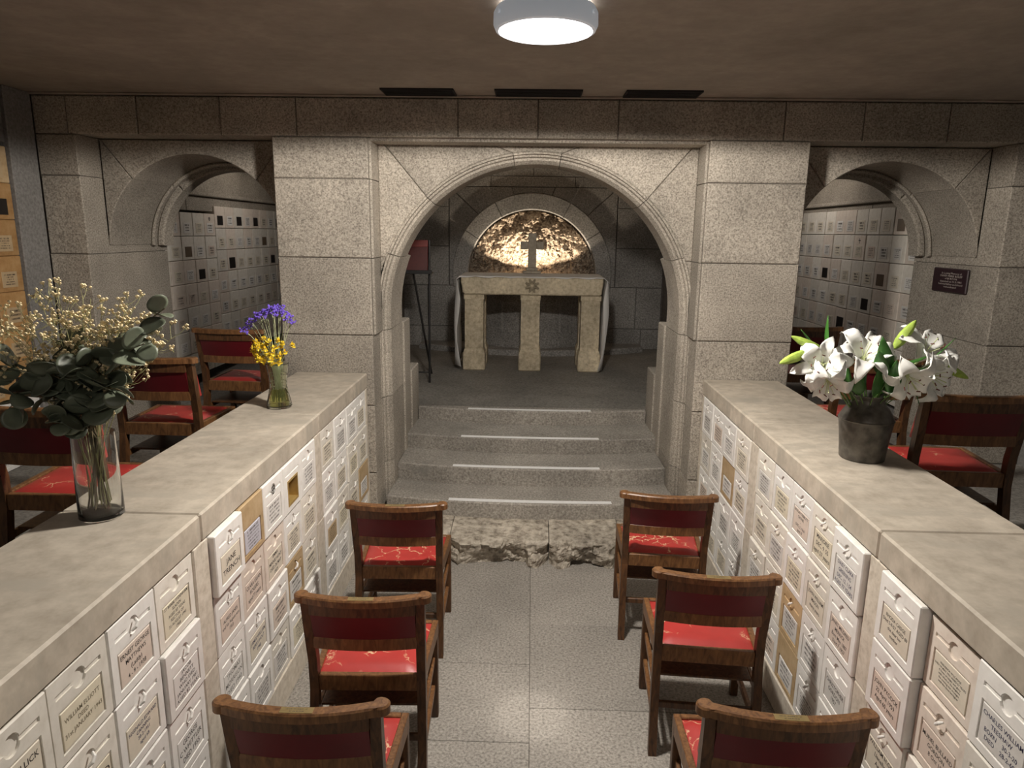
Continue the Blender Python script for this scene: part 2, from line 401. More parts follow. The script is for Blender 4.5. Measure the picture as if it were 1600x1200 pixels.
# main arch spandrel stones (front panel, set back)
def spandrel(cx, cz, R, xa, xb, ztop, y0, y1, joints, zs0, parent=wf, mat=M_GRAN, names='spandrel_stone'):
    """stones between an arch of radius R and a rectangle; joints: list of (angle, corner point) from right to left"""
    cl = lambda p: (min(max(p[0], xa), xb), p[1])
    bounds = joints
    for (a0, out0), (a1, out1) in zip(bounds[:-1], bounds[1:]):
        A = [cl(p) for p in arc(cx, cz, R, a0, a1, 18)]
        poly = list(A)
        pts = [out1]
        # walk the rectangle from out1 back to out0 through corners
        if abs(out1[1]-ztop) < 1e-6 and abs(out0[1]-ztop) > 1e-6 and out0[0] > cx and out1[0] < xb-1e-6: pts.append((xb, ztop))
        if abs(out0[1]-ztop) < 1e-6 and abs(out1[1]-ztop) > 1e-6 and out1[0] < cx and out0[0] > xa+1e-6: pts.append((xa, ztop))
        pts.append(out0)
        poly += pts
        q = []
        for p in poly:
            if not q or (abs(p[0]-q[-1][0]) + abs(p[1]-q[-1][1])) > 1e-4: q.append(p)
        if (abs(q[0][0]-q[-1][0]) + abs(q[0][1]-q[-1][1])) < 1e-4: q.pop()
        # shrink a hair for the joint
        gx = sum(p[0] for p in q)/len(q); gz = sum(p[1] for p in q)/len(q)
        q = [(p[0]+(gx-p[0])*.006, p[1]+(gz-p[1])*.006) for p in q]
        B().prism_y(q, y0, y1, .005).build(names, mat, parent)
R_ = math.radians
xa, xb = PL[1]+.012, PR[0]-.012
cx, cz = MAINC
aj = math.asin((1.9097-cz)/MR_OUT)
spandrel(cx, cz, MR_OUT, xa, xb, ZL-.002, YP, 4.86, [
    (R_(2), (xb, cz+MR_OUT*math.sin(R_(2)))), (aj, (xb, 1.9097)), (R_(47), (xb-.03, ZL-.002)), (R_(81.5), (.33, ZL-.002)), (R_(98.5), (-.29, ZL-.002)),
    (R_(133), (xa+.03, ZL-.002)), (PI-aj, (xa, 1.9097)), (R_(178), (xa, cz+MR_OUT*math.sin(R_(2))))], 0)
# chamfered returns of the recess beside the pillars
for z0, z1 in zip(zs[3:-1], zs[4:]):
    for xq, sx in ((PL[1], 1), (PR[0], -1)):
        B().prism_z([(xq, YW+.03), (xq+sx*.012, YW+.045), (xq+sx*.012, YP+.02), (xq, YP+.02)], z0+G, z1-G, .002).build('recess_moulding', M_GRAN, wf)
B().box(PL[1]+.002, YW+.05, ZL-.018, PR[0]-.002, YP-.001, ZL+.003, .004).build('recess_moulding', M_GRAN, wf)
# moulded arch ring and jambs
PROF = [(MR_OUT, YP+.004), (MR_OUT-.004, YP-.010), (MR_OUT-.016, YP-.006), (MR_OUT-.018, YP+.022), (MR_OUT-.030, YP+.027), (MR_OUT-.036, YP+.05), (MR_OUT-.050, YP+.056), (MR_IN+.006, YP+.085), (MR_IN, YP+.10)]
def ring_piece(path, back, mat=M_GRAN, name='arch_moulding'):
    """path: list of (origin point, radial dir) -> sweep of PROF"""
    prof = PROF + [(MR_IN, back), (MR_OUT, back)]
    n = len(prof); vs = []; fs = []
    for (o, d) in path:
        for (r, y) in prof: vs.append((o[0]+d[0]*r, y, o[1]+d[1]*r))
    for i in range(len(path)-1):
        for k in range(n):
            k2 = (k+1) % n; fs.append((i*n+k, i*n+k2, (i+1)*n+k2, (i+1)*n+k))
    fs.append(tuple(range(n))); fs.append(tuple(range(len(path)*n-1, (len(path)-1)*n-1, -1)))
    return B().add(vs, fs).build(name, mat, wf)
def arcpath(a0, a1, n=16):
    g = .002
    return [((cx, cz), (math.cos(a), math.sin(a))) for a in [a0+g+(a1-a0-2*g)*i/n for i in range(n+1)]]
ai = math.asin((1.9097-cz)/MR_IN)
cuts = [ai, R_(47), R_(81.5), R_(98.5), R_(133), PI-ai]
for a0, a1 in zip(cuts[:-1], cuts[1:]): ring_piece(arcpath(a0, a1), 5.02)
for sgn in (1, -1):
    a0, a1 = (0, ai) if sgn > 0 else (PI-ai, PI)
    st = [((cx, z), (sgn, 0)) for z in (1.418+G, cz-.001)]
    ar = arcpath(a0+.001, a1, 8)
    ring_piece((st + ar) if sgn > 0 else (st + ar[::-1]), 5.17, name='jamb_stone')
    for z0, z1 in zip(zs[:3], zs[1:4]):
        ring_piece([((cx, z0+G), (sgn, 0)), ((cx, z1-G), (sgn, 0))], 5.17, name='jamb_stone')
# side arches : stones run right through the wall
for (c0, xa, xb) in ((LC, LREC[0], LREC[1]), (RC, RREC[0], RREC[1])):
    xa += .004; xb -= .004; R2 = min(SR, (xb-xa)/2-.002)
    spandrel(c0, SZ, R2, xa, xb, ZL-.002, YP, YB, [(R_(1), (xb, SZ+.012)), (R_(47), (xb-.005, ZL-.002)), (R_(133), (xa+.005, ZL-.002)), (R_(179), (xa, SZ+.012))], 0)
    # inner roll mouldings on the soffit
    for (rr, y0, y1) in ((R2-.028, 5.16, 5.21), (R2-.055, 5.25, YB-.03)):
        for a0, a1 in ((R_(0), R_(47)), (R_(47), R_(133)), (R_(133), R_(180))):
            poly = arc(c0, SZ, rr, a0+.003, a1-.003, 14) + arc(c0, SZ, R2-.002, a1-.003, a0+.003, 14)
            B().prism_y(poly, y0, y1, .012).build('soffit_moulding', M_GRAN, wf)
# dark red name plate on the right jamb of the right arch
def text_mesh(body, width, height, size=1.0, spacing=1.0, offset=0.0, res=2):
    cu = bpy.data.curves.new('lettering', 'FONT'); cu.body = body; cu.align_x = 'CENTER'; cu.align_y = 'CENTER'; cu.size = size; cu.space_line = spacing; cu.resolution_u = res; cu.offset = offset
    o = bpy.data.objects.new('lettering', cu); COL.objects.link(o)
    dg = bpy.context.evaluated_depsgraph_get(); dg.update()
    me = bpy.data.meshes.new_from_object(o.evaluated_get(dg))
    bpy.data.objects.remove(o); bpy.data.curves.remove(cu)
    xs_ = [v.co.x for v in me.vertices]; ys_ = [v.co.y for v in me.vertices]
    if xs_:
        w0 = max(xs_)-min(xs_); h0 = max(ys_)-min(ys_); k = min(width/w0, height/h0)*1.0
        kx = min(width/w0, k*1.25); mx_, my_ = (max(xs_)+min(xs_))/2, (max(ys_)+min(ys_))/2
        for v in me.vertices: v.co = ((v.co.x-mx_)*kx, 0, (v.co.y-my_)*k)
    me.materials.clear(); me.materials.append(M_INK)
    return me
def marks_mesh(name, wd, ht, n, rnd, mat=M_INK, big_first=True, fill=.9):
    """writing too small to read: rows of short pen strokes"""
    b_ = B(); lh = ht/n
    for i in range(n):
        zc = ht/2-(i+.5)*lh; hh = lh*(.62 if (i == 0 and big_first) else .46); half = wd/2*fill*(rnd.uniform(.55, 1) if i else rnd.uniform(.75, 1))
        x = -half
        while x < half:
            cw = hh*rnd.uniform(.45, .7)
            if rnd.random() < .16: x += cw; continue
            t = hh*.16
            kind = rnd.randint(0, 3); z0, z1 = zc-hh/2, zc+hh/2
            def q(xa, za, xb, zb):
                b_.add([(xa, 0, za), (xb, 0, za), (xb, 0, zb), (xa, 0, zb)], [(0, 1, 2, 3)])
            q(x, z0, x+t, z1)
            if kind in (1, 2): q(x+cw*.62, z0, x+cw*.62+t, z1)
            if kind in (0, 2, 3): q(x+t, z1-t, x+cw*.62, z1)
            if kind in (1, 3): q(x+t, zc-t/2, x+cw*.62, zc+t/2)
            if kind == 0: q(x+t, z0, x+cw*.62, z0+t)
            x += cw
    return b_.mesh(name, mat, fix=False)
pl = empty('name_plate', (2.745, YP-.002, 1.70)); tag(pl, 'small dark maroon memorial plate on the right archway jamb', 'plaque')
# ---- pier and walls of the left side
o = B().box(-3.4, 4.20, ZLAND, -3.08, 4.431, ZC, .004).build('trim_1', M_GREYPIER); tag(o, 'plain grey pier in the left corner beside the granite wall', kind='structure')
wl = B().box(-3.5, -3.2, 0, -3.26, 9.0, ZC).box(-3.26, -3.2, ZLAND, -3.10, 3.28, ZC).box(-3.26, 3.28, 2.56, -3.105, 4.2, ZC).build('wall_left', M_GREYPIER); tag(wl, 'grey stone wall along the left side aisle and chamber', kind='structure')
wr = B().box(3.2, -3.2, 0, 3.45, 9.0, ZC).box(3.0, YB, 0, 3.2, 9.0, .7).build('wall_right', M_GREYPIER); tag(wr, 'grey stone wall along the right side aisle and chamber', kind='structure')
wb = B().box(-3.4, -3.3, 0, 3.4, -3.15, ZC).build('wall_back', M_GREYPIER); tag(wb, 'grey stone wall behind the viewer closing the chapel', kind='structure')
# chamber upper walls with a cornice (left, right) and end walls
for (nm, sx, xw) in (('trim_2', -1, -3.10), ('trim_3', 1, 2.95)):
    b_ = B().box(xw, YB, 2.40, xw+sx*.3, 9.0, ZC)
    o = b_.build(nm, M_GRAN); tag(o, 'stone band with thin cornice above the caskets beyond the %s arch' % ('left' if sx < 0 else 'right'), kind='structure')
    B().box(xw-sx*.03, YB+.02, 2.375, xw+sx*.2, 8.98, 2.41, .008).build('cornice', M_GRAN, o)
    ys = [YB+.03, 6.35, 7.3, 8.2, 8.97]
    for a, b2 in zip(ys[:-1], ys[1:]):
        B().box(xw+sx*.012, a+.002, 2.24, xw+sx*.15, b2-.002, 2.372, .004).build('band_stone', M_GRAN, o)
# ---- apse
NC = (-.003, 1.562); NR, NRI = 1.0, .80
apse = B().box(-1.86, 5.17, 0, -1.62, 9.1, ZC).box(1.66, 5.17, 0, 1.9, 9.1, ZC)
apse.prism_y([(-1.62, 0), (-1.62, ZC), (1.66, ZC), (1.66, 0), (NRI, 0)] + arc(*NC, NRI+.004, 0, PI, 40) + [(-NRI, 0)], 8.90, 9.1)
apse = apse.build('wall_apse', M_JOINT); tag(apse, 'dark stone apse walls behind the altar', kind='structure')
AY = 8.86
def ab(poly, c=.005, y1=8.93, name='apse_stone', y0=AY): return B().prism_y(poly, y0, y1, c).build(name, M_GRAN2, apse)
zrow = [ZLAND, .90, 1.42, 1.905, 2.39, 2.63]
for sx in (1, -1):
    X0, X1 = 1.047, 1.64
    for z0, z1 in zip(zrow[:-1], zrow[1:]):
        xs2 = [X0, X1] if z0 > 1.3 else ([.62, 1.32, X1] if z0 > .7 else [.62, .95, 1.40, X1])
        for a, b_ in zip(xs2[:-1], xs2[1:]):
            q = rect(min(sx*a, sx*b_), z0, max(sx*a, sx*b_), z1); ab(q)
    # spandrel pieces round the niche
    A = arc(*NC, NR, R_(-8), R_(47), 14); A = [(p[0]*sx if sx > 0 else -p[0], p[1]) for p in A]
    top = 2.626
    lo = A + [(sx*(X0-.006), top), (sx*(X0-.006), A[0][1])]
    ab([(p[0]-sx*.002, p[1]) for p in lo])
    A2 = arc(*NC, NR, R_(47.4), R_(76), 10); A2 = [(sx*p[0], p[1]) for p in A2]
    ab(A2 + [(sx*.27, top), (sx*(X0-.02), top)])
A3 = arc(*NC, NR, R_(76.4), R_(103.6), 10); ab(A3 + [(-.265, 2.626), (.265, 2.626)])
for z0, z1, xx in ((2.63, 2.757, [-1.64, -.525, .515, 1.64]), (2.757, ZC, [-1.64, -.9, 0, .9, 1.64])):
    for a, b_ in zip(xx[:-1], xx[1:]): ab(rect(a, z0, b_, z1))
# niche ring
for a0, a1 in zip([-9, 33, 62, 118, 147], [33, 62, 118, 147, 189]):
    poly = arc(*NC, NR-.004, R_(a0)+.003, R_(a1)-.003, 14) + arc(*NC, NRI, R_(a1)-.003, R_(a0)+.003, 14)
    ab(poly, c=.008, y0=AY-.03, y1=9.0, name='niche_voussoir')
# niche hollow (behind the ring) is filled with the rough rock
apse2 = B().box(-1.9, 9.32, 0, 1.9, 9.42, ZC).build('wall_rear', M_JOINT); tag(apse2, 'unlit masonry behind the rock niche', kind='structure')
from mathutils import noise as mn
def fbm(p, o=5): return mn.fractal(Vector(p), 1.0, 2.0, o, noise_basis='PERLIN_ORIGINAL')
# rock in the niche
def rock_sheet():
    b_ = B(); nx, nz = 110, 70; x0, x1, z0, z1 = -.90, .90, 1.30, 2.50
    for j in range(nz+1):
        for i in range(nx+1):
            x = x0+(x1-x0)*i/nx; z = z0+(z1-z0)*j/nz
            n1 = mn.ridged_multi_fractal(Vector((x*2.9, 3.1, z*3.6)), .9, 2.1, 5, 1.0, 2.0)
            n2 = fbm((x*9, 1.7, z*12)); n3 = fbm((x*30, 5, z*38), 4)
            y = 9.14 - .055*n1 - .05*n2 - .03*n3 - .09*math.exp(-((z-2.0)/.22)**2)
            y += .15*math.exp(-((z-1.66)/.10)**2)*(1 if abs(x) < .50 else .2)
            y -= .10*math.exp(-((abs(x)-.62)/.10)**2-((z-1.75)/.10)**2)
            y = max(min(y, 9.3), 8.93)
            if math.hypot(x-NC[0], max(0, z-NC[1])) > NRI-.012: y = max(y, 9.106)
            b_.v.append((x+.01*n2, y, z))
    for j in range(nz):
        for i in range(nx):
            a = j*(nx+1)+i; b_.f.append((a, a+1, a+nx+2, a+nx+1)); b_.mi.append(0)
    # give the sheet a back so that it is solid
    return b_
rk = rock_sheet()
nx, nz = 110, 70
o0 = len(rk.v)
rim = [i for i in range(nx+1)] + [(j)*(nx+1)+nx for j in range(1, nz+1)] + [nz*(nx+1)+i for i in range(nx-1, -1, -1)] + [j*(nx+1) for j in range(nz-1, 0, -1)]
for i in rim: rk.v.append((rk.v[i][0], 9.315, rk.v[i][2]))
for k in range(len(rim)):
    k2 = (k+1) % len(rim); rk.f.append((rim[k], rim[k2], o0+k2, o0+k)); rk.mi.append(0)
rk.f.append(tuple(o0+k for k in range(len(rim)))); rk.mi.append(0)
o = rk.build('natural_rock', M_NICHEROCK, None, smooth=False); tag(o, 'rough ochre rock filling the arched niche behind the altar', 'rock')
# ---- floor of the apse, plinth behind the altar
fa = B().box(-1.62, 5.72, .45, 1.66, 8.9, ZLAND).build('floor_apse', M_SIDEFLOOR); tag(fa, 'dark grey stone floor of the altar landing', kind='structure')
def bow(xw, yc, sag, n=20, x_off=0.0): return [(x_off-xw+2*xw*i/n, yc+sag*((-1+2*i/n)**2)) for i in range(n+1)]
ped = empty('altar_plinth', (0, 8.5, ZLAND)); tag(ped, 'curved grey stone plinth with a recessed panel behind the altar', 'plinth')
def at0(o_, root): o_.parent = root; o_.matrix_parent_inverse = Matrix.Translation(root.location).inverted(); return o_
at0(B().prism_z(bow(.62, 8.33, .30) + [(.62, 8.87), (-.62, 8.87)], ZLAND+.07, 1.40, .01).build('body', M_GRAN2), ped)
at0(B().prism_z(bow(1.40, 8.20, .42) + [(1.40, 8.87), (-1.40, 8.87)], ZLAND, ZLAND+.07, .01).build('kerb', M_GRAN2), ped)
fr = B(); pa = bow(.36, 8.318, .10, 14)
for (z0, z1) in ((.90, .925), (1.235, 1.26)): fr.prism_z(pa + [(p[0], p[1]+.03) for p in pa[::-1]], z0, z1, .002)
fr.box(-.36, 8.395, .90, -.335, 8.45, 1.26); fr.box(.335, 8.395, .90, .36, 8.45, 1.26)
at0(fr.build('panel_frame', M_GRAN2), ped)
# ---- steps
stairs = B().box(-.98, 4.75, -.1, 1.0, 5.75, .2).build('stairs', M_JOINT); tag(stairs, 'four shallow bowed stone steps rising to the altar landing', kind='structure')
ST = [(4.43, .285, 1.0), (4.77, .412, .983), (5.142, .525, .983), (5.563, .640, .955)]
for i, (yf, zt, hw) in enumerate(ST):
    rear = ST[i+1][0]+.14 if i < 3 else 5.74
    B().prism_z(bow(hw, yf, .11, 24, .02) + [(.02+hw, rear), (.02-hw, rear)], zt-.135, zt, .008).build('step', M_STEP, stairs)
for k, (x0, x1, y0, y1, yb) in enumerate(((-1.0, -.50, 4.17, .10, 4.6), (-.495, .14, 4.10, .12, 4.6), (.145, .60, 4.12, .10, 4.6), (.605, 1.02, 4.16, .1, 4.6))):
    b_ = B(); nu, nv = 44, 22; z_top = .176
    vs = []
    for j in range(nv+1):
        for i in range(nu+1):
            u = i/nu; v = j/nv; x = x0+(x1-x0)*u
            if v < .6:   # rough broken face
                t = v/.6; z = z_top*.9*t - .01; e = min(u, 1-u)
                y = y0 + .006 + .05*(1-t)*fbm((x*2.2, 0, k))*2 + .045*mn.cell(Vector((x*7+.3*z, z*11+x*2, k*3.3)))*(1-.4*t) + .025*fbm((x*11, z*17, k)) + .012*fbm((x*34, z*40, k)) + .11*max(0, .12-e)/.12*(1-t*.7)
                y -= .02*t
            else:
                t = (v-.6)/.4; z = z_top*.9 + (z_top*.1)*min(1, t*2) + .006*fbm((x*12, t*5, k)); y = y0-.01+(yb-y0)*t
            vs.append((x, y, z))
    fs = [(j*(nu+1)+i, j*(nu+1)+i+1, (j+1)*(nu+1)+i+1, (j+1)*(nu+1)+i) for j in range(nv) for i in range(nu)]
    n0 = len(vs); 
    # closed back/bottom/sides
    vs += [(x0, yb, -.01), (x1, yb, -.01)]
    fs += [(n0, n0+1, *[i for i in range(nu, -1, -1)]), tuple([n0] + [j*(nu+1) for j in range(nv+1)]), tuple([n0+1] + [j*(nu+1)+nu for j in range(nv, -1, -1)]), tuple([n0+1, n0] + [nv*(nu+1)+i for i in range(nu+1)])]
    b_.add(vs, fs); b_.build('foundation_stone', M_ROUGH, stairs)
tapes = [(-.51, .51, 5.585, ST[3]), (-.527, .543, 5.165, ST[2]), (-.55, .519, 4.79, ST[1]), (-.542, .573, 4.45, ST[0])]
for (x0, x1, yy, (yf, zt, hw)), nmz in zip(tapes, ('topmost', 'second highest', 'third highest', 'lowest')):
    n = 16; pts = [(x0+(x1-x0)*i/n) for i in range(n+1)]
    fy = lambda x: yf+.11*((x-.015)/hw)**2
    poly = [(x, fy(x)*.4+(yy+.02)*.6+.0) for x in pts] + [(x, fy(x)*.4+(yy+.02)*.6+.044) for x in pts[::-1]]
    o = B().prism_z(poly, zt+.0003, zt+.0025, .0004).build('tape_strip', M_TAPE); tag(o, 'white grip strip along the edge of the %s altar step' % nmz, 'strip', 'white strips on the altar steps')
# plinth stones flanking the top step, inside the arch
for sx in (-1, 1):
    ox = .015
    for (xi, y0, y1, z0, z1) in ((.972, 5.172, 5.42, .0, 1.42), (.962, 5.422, 5.75, .0, 1.0)):
        x0, x1 = sorted((.02+sx*xi, .02+sx*1.25)); B().box(x0, y0, z0, x1, y1, z1, .008).build('flank_stone', M_GRAN, wf)
# ---- ceiling vents
for (x0, x1), w_ in zip(((-.88, -.475), (-.225, .262), (.525, .94)), ('left', 'middle', 'right')):
    v = empty('ceiling_vent', ((x0+x1)/2, 4.30, ZC)); tag(v, 'dark slotted vent in the ceiling, %s one of the three' % w_, 'vent', 'ceiling vents above the granite wall')
    hw = (x1-x0)/2
    B().box(-hw, -.085, -.006, hw, .085, -.001).build('backing', M_VENT, v)
    f_ = B(); f_.box(-hw-.008, -.095, -.010, hw+.008, -.085, -.0005); f_.box(-hw-.008, .085, -.010, hw+.008, .095, -.0005); f_.box(-hw-.008, -.085, -.010, -hw, .085, -.0005); f_.box(hw, -.085, -.010, hw+.008, .085, -.0005)
    f_.build('frame', M_VENT, v)
    for k in range(5): B().box(-hw, -.07+k*.034, -.0105, hw, -.058+k*.034, -.006).build('slat', M_VENT, v)

# ================================================================== LAMPS
def ceiling_lamp(x, y, power, label, col=(1, .93, .84)):
    """opal dome in a white drum; the dome itself is the light source"""
    t = empty('ceiling_lamp', (x, y, ZC)); tag(t, label, 'lamp')
    B().lathe([(.0005, -.001), (.15, -.001), (.155, -.03), (.155, -.034), (.0005, -.034)], 48).build('base_plate', M_LAMPGLOW, t, smooth=True)
    B().lathe([(.160, -.020), (.176, -.024), (.185, -.040), (.186, -.076), (.178, -.094), (.168, -.098), (.165, -.085), (.165, -.028)], 56).build('housing', M_LAMPBODY, t, smooth=True)
    n = 10; R, dp, z0 = .164, .016, -.086
    prof = [(max(.0005, R*math.sin(PI/2*i/n)), z0-dp*math.cos(PI/2*i/n)) for i in range(n+1)] + [(.160, z0+.006), (.0005, z0+.006)]
    B().lathe(prof, 48).build('diffuser', M_DIFF, t, smooth=True)
    for k in range(3):
        a = R_(-150+60*k*2); B().tube([(.183*math.cos(a), .183*math.sin(a), -.055), (.192*math.cos(a), .192*math.sin(a), -.055)], .006, 8).build('clip', M_LAMPBODY, t)
    # wide-throw lens: even light below the horizontal, cut off by the drum above it
    L = bpy.data.lights.new('lamp_light', 'SPOT'); L.energy = power; L.color = col; L.spot_size = R_(176); L.spot_blend = .07; L.shadow_soft_size = .10
    lo = bpy.data.objects.new('lamp_light', L); COL.objects.link(lo); lo.parent = t; lo.location = (0, 0, -.104)
    return t
ceiling_lamp(.032, 2.69, LAMP_W, 'round white drum ceiling lamp, lit, above the aisle')
ceiling_lamp(.032, -1.6, FILL_BACK_W, 'fill lamp added on the ceiling behind the viewer, white drum')
ceiling_lamp(.03, 5.42, FILL_APSE_W, 'unseen fill lamp added behind the centre arch, white drum')
ceiling_lamp(-2.25, 7.2, CHAMBER_W, 'round white drum ceiling lamp in the chamber beyond the left arch', (1, .86, .70))
ceiling_lamp(2.25, 7.2, CHAMBER_W, 'round white drum ceiling lamp in the chamber beyond the right arch', (1, .86, .70))
sp = empty('niche_lamp', (-.03, 8.70, 1.40)); tag(sp, 'small warm spot lamp on the plinth hidden behind the altar', 'lamp')
B().lathe([(0, 0), (.05, 0), (.05, .008), (.012, .012), (.012, .03), (0, .03)], 20).build('foot', M_STAND, sp, smooth=True)
h = B().lathe([(.0, -.03), (.02, -.03), (.035, .0), (.038, .025), (.034, .025), (.03, .004), (0, 0)], 20).build('shade', M_STAND, sp, smooth=True); h.location = (0, 0, .06)
aim = Vector((0.02, .24, 1)).normalized(); h.rotation_euler = aim.to_track_quat('Z', 'Y').to_euler()
L = bpy.data.lights.new('niche_spot', 'SPOT'); L.energy = NICHE_W*10; L.color = (1, .84, .64); L.spot_size = R_(122); L.spot_blend = .14; L.shadow_soft_size = .012
lo = bpy.data.objects.new('niche_spot', L); COL.objects.link(lo); lo.parent = sp; lo.location = Vector((0, 0, .06))+aim*.03; lo.rotation_euler = (-aim).to_track_quat('Z', 'Y').to_euler()

# ================================================================== ALTAR
AYF = 7.25
al = empty('altar_table', (0, AYF, ZLAND)); tag(al, 'ancient stone altar table with six stout legs and carved star', 'altar')
def sub(b_, name, mat, root, smooth=False):
    """mesh given in world coordinates, parented to root"""
    l = root.location; b_.v = [(v[0]-l[0], v[1]-l[1], v[2]-l[2]) for v in b_.v]
    return b_.build(name, mat, root, smooth)
ZA = 1.632; ZAB = 1.448
bm_ = B(); nxx = 24; 
bm_.prism_y([(-.735, ZA), (.740, ZA), (.742, ZA-.04), (.725, ZAB+.015), (.70, ZAB), (-.69, ZAB), (-.712, ZAB+.02), (-.735, ZA-.05)], AYF, AYF+.62, .012)
sub(bm_, 'slab', M_ALTAR, al)
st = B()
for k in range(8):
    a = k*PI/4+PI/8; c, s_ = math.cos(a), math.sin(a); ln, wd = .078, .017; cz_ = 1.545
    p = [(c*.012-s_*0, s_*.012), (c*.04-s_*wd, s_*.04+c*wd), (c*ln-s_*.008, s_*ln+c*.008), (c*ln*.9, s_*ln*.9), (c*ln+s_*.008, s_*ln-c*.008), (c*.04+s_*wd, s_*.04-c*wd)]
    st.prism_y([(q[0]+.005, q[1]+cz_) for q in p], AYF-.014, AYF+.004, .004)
sub(st, 'carved_star', M_STARDARK, al)
for (xc) in (-.60, -.008, .622):
    for yy in (AYF+.02, AYF+.37):
        b_ = B(); w1 = .118; w0 = .10
        zb = .855
        b_.box(xc-w1, yy, ZLAND, xc+w1, yy+.235, zb-.02, .012)
        b_.add([(xc-w1+.006, yy+.006, zb-.022), (xc+w1-.006, yy+.006, zb-.022), (xc+w1-.006, yy+.229, zb-.022), (xc-w1+.006, yy+.229, zb-.022), (xc-w0, yy+.02, zb+.012), (xc+w0, yy+.02, zb+.012), (xc+w0, yy+.215, zb+.012), (xc-w0, yy+.215, zb+.012)], [(0, 1, 5, 4), (1, 2, 6, 5), (2, 3, 7, 6), (3, 0, 4, 7), (4, 5, 6, 7)])
        # shaft: flat face with two beaded edges
        poly = []
        for i in range(13):
            t = i/12; poly.append((xc-w0*.78+w0*1.56*t, yy+.030-.016*math.sin(PI*t)))
        poly += [(xc+w0*.98, yy+.032), (xc+w0*.98, yy+.20), (xc-w0*.98, yy+.20), (xc-w0*.98, yy+.032)]
        b_.prism_z(poly, zb, 1.40, .004)
        b_.prism_z([(xc-w0*1.06, yy+.012), (xc+w0*1.06, yy+.012), (xc+w0*1.06, yy+.215), (xc-w0*1.06, yy+.215)], 1.395, ZAB, .003)
        sub(b_, 'leg', M_ALTAR, al)
# linen runner over the altar with falls at both ends
cl = B(); n = 40
path = [(-.765, .71)] ; prof = []
import itertools
def runner():
    b_ = B(); ny = 10; vs = []
    lx = [(-.775, .69), (-.770, .80), (-.772, .95), (-.778, 1.10), (-.772, 1.25), (-.766, 1.40), (-.765, 1.52), (-.762, 1.60), (-.752, 1.634), (-.735, 1.640)]
    rx = [(.735, 1.640), (.752, 1.634), (.764, 1.60), (.770, 1.50), (.772, 1.38), (.770, 1.25), (.766, 1.12), (.765, .98), (.762, .82), (.758, .66)]
    mid = [(-.735+1.47*i/20, 1.6395) for i in range(1, 20)]
    pts = lx+mid+rx
    for i, (x, z) in enumerate(pts):
        fall = z < 1.62
        for j in range(-1, ny+1):
            v = max(0, j/ny)
            yf, yb = AYF-.004, AYF+.60
            if fall:
                k = (1.64-z); yf2 = AYF+.03+.03*math.sin(k*7)+(.06*k if x < 0 else .02*k); yb2 = AYF+.50
                dx = .018*math.sin(v*9+k*5)*min(1, k*3)
                zz = z
                if x > 0 and z < 1.0: zz = z - (.0 if v > .3 else .0)
                if j < 0:
                    sg_ = 1 if x > 0 else -1; wd_ = (.035+.022*math.sin(k*6+1)+.02*k)*min(1, k*5)
                    if x > 0: zz -= .0
                    vs.append((x+.022*sg_-sg_*wd_+.006*sg_*math.sin(k*11), AYF-.018-.02*min(1, k*4), zz)); continue
                vs.append((x+(dx if x > 0 else -abs(dx)*.6)+(.022*math.copysign(1, x) if j == 0 else 0), yf2-.02+(yb2-yf2)*v, zz))
            else:
                y_ = yf+(yb-yf)*v; zz = z + .003*math.sin(x*31+1.3*math.sin(v*6))*(1-v)
                if j <= 0: zz -= (.004 if j == 0 else .014+.006*math.sin(x*24)); y_ -= (.004 if j == 0 else .006)
                vs.append((x, y_, zz))
    m = ny+2
    fs = [(i*m+j, i*m+j+1, (i+1)*m+j+1, (i+1)*m+j) for i in range(len(pts)-1) for j in range(ny+1)]
    return b_.add(vs, fs)
o = runner().build('altar_cloth', M_CLOTH, None, smooth=True)
md = o.modifiers.new('thickness', 'SOLIDIFY'); md.thickness = .003; md.offset = 1
tag(o, 'off-white linen cloth over the altar hanging down both ends', 'cloth')
# cross on the altar
cr = empty('altar_cross', (0, 7.74, 1.644)); tag(cr, 'plain dark wooden cross standing on the altar top', 'cross')
B().box(-.045, -.03, .065, .045, .03, .435, .006).build('upright', M_CROSS, cr)
cb = B().box(-.128, -.028, .26, -.0455, .028, .345, .006).box(.0455, -.028, .26, .125, .028, .345, .006); cb.build('cross_arm', M_CROSS, cr)
B().box(-.10, -.045, 0, .10, .045, .03, .006).box(-.062, -.036, .03, .062, .036, .066, .006).build('base', M_CROSS, cr)
# red folder on an easel stand, left side of the apse
sd = empty('lectern_stand', (-1.19, 6.75, ZLAND)); tag(sd, 'tall thin black easel stand at the left of the apse', 'stand')
s_ = B()
def rod(p, q, r=.011, nm='leg'): return B().tube([p, q], r, 8).build(nm, M_STAND, sd)
rod((.215, -.14, 0), (.205, .0, 1.36)); rod((-.235, -.14, 0), (-.215, .0, 1.36)); rod((.17, .30, 0), (.0, .02, 1.30))
rod((-.235, -.13, .10), (.215, -.13, .10), .008, 'crossbar'); rod((-.22, -.02, 1.05), (.22, -.02, 1.05), .01, 'crossbar')
B().box(-.24, -.09, 1.045, .24, .015, 1.06, .003).build('ledge', M_STAND, sd); B().box(-.24, -.095, 1.045, .24, -.085, 1.08, .002).build('lip', M_STAND, sd)
fo = empty('red_folder', (-1.19, 6.70, ZLAND+1.062)); tag(fo, 'dark red folder propped on the black easel stand', 'folder')
fo.rotation_euler = (R_(-9), 0, 0)
B().box(-.20, -.012, .0, .195, .012, .30, .004).build('cover', M_FOLDER, fo); B().box(-.20, -.016, .235, .195, -.0125, .30, .002).build('flap', plain('folder_flap', (.20, .04, .034), .45, noise=.1), fo)

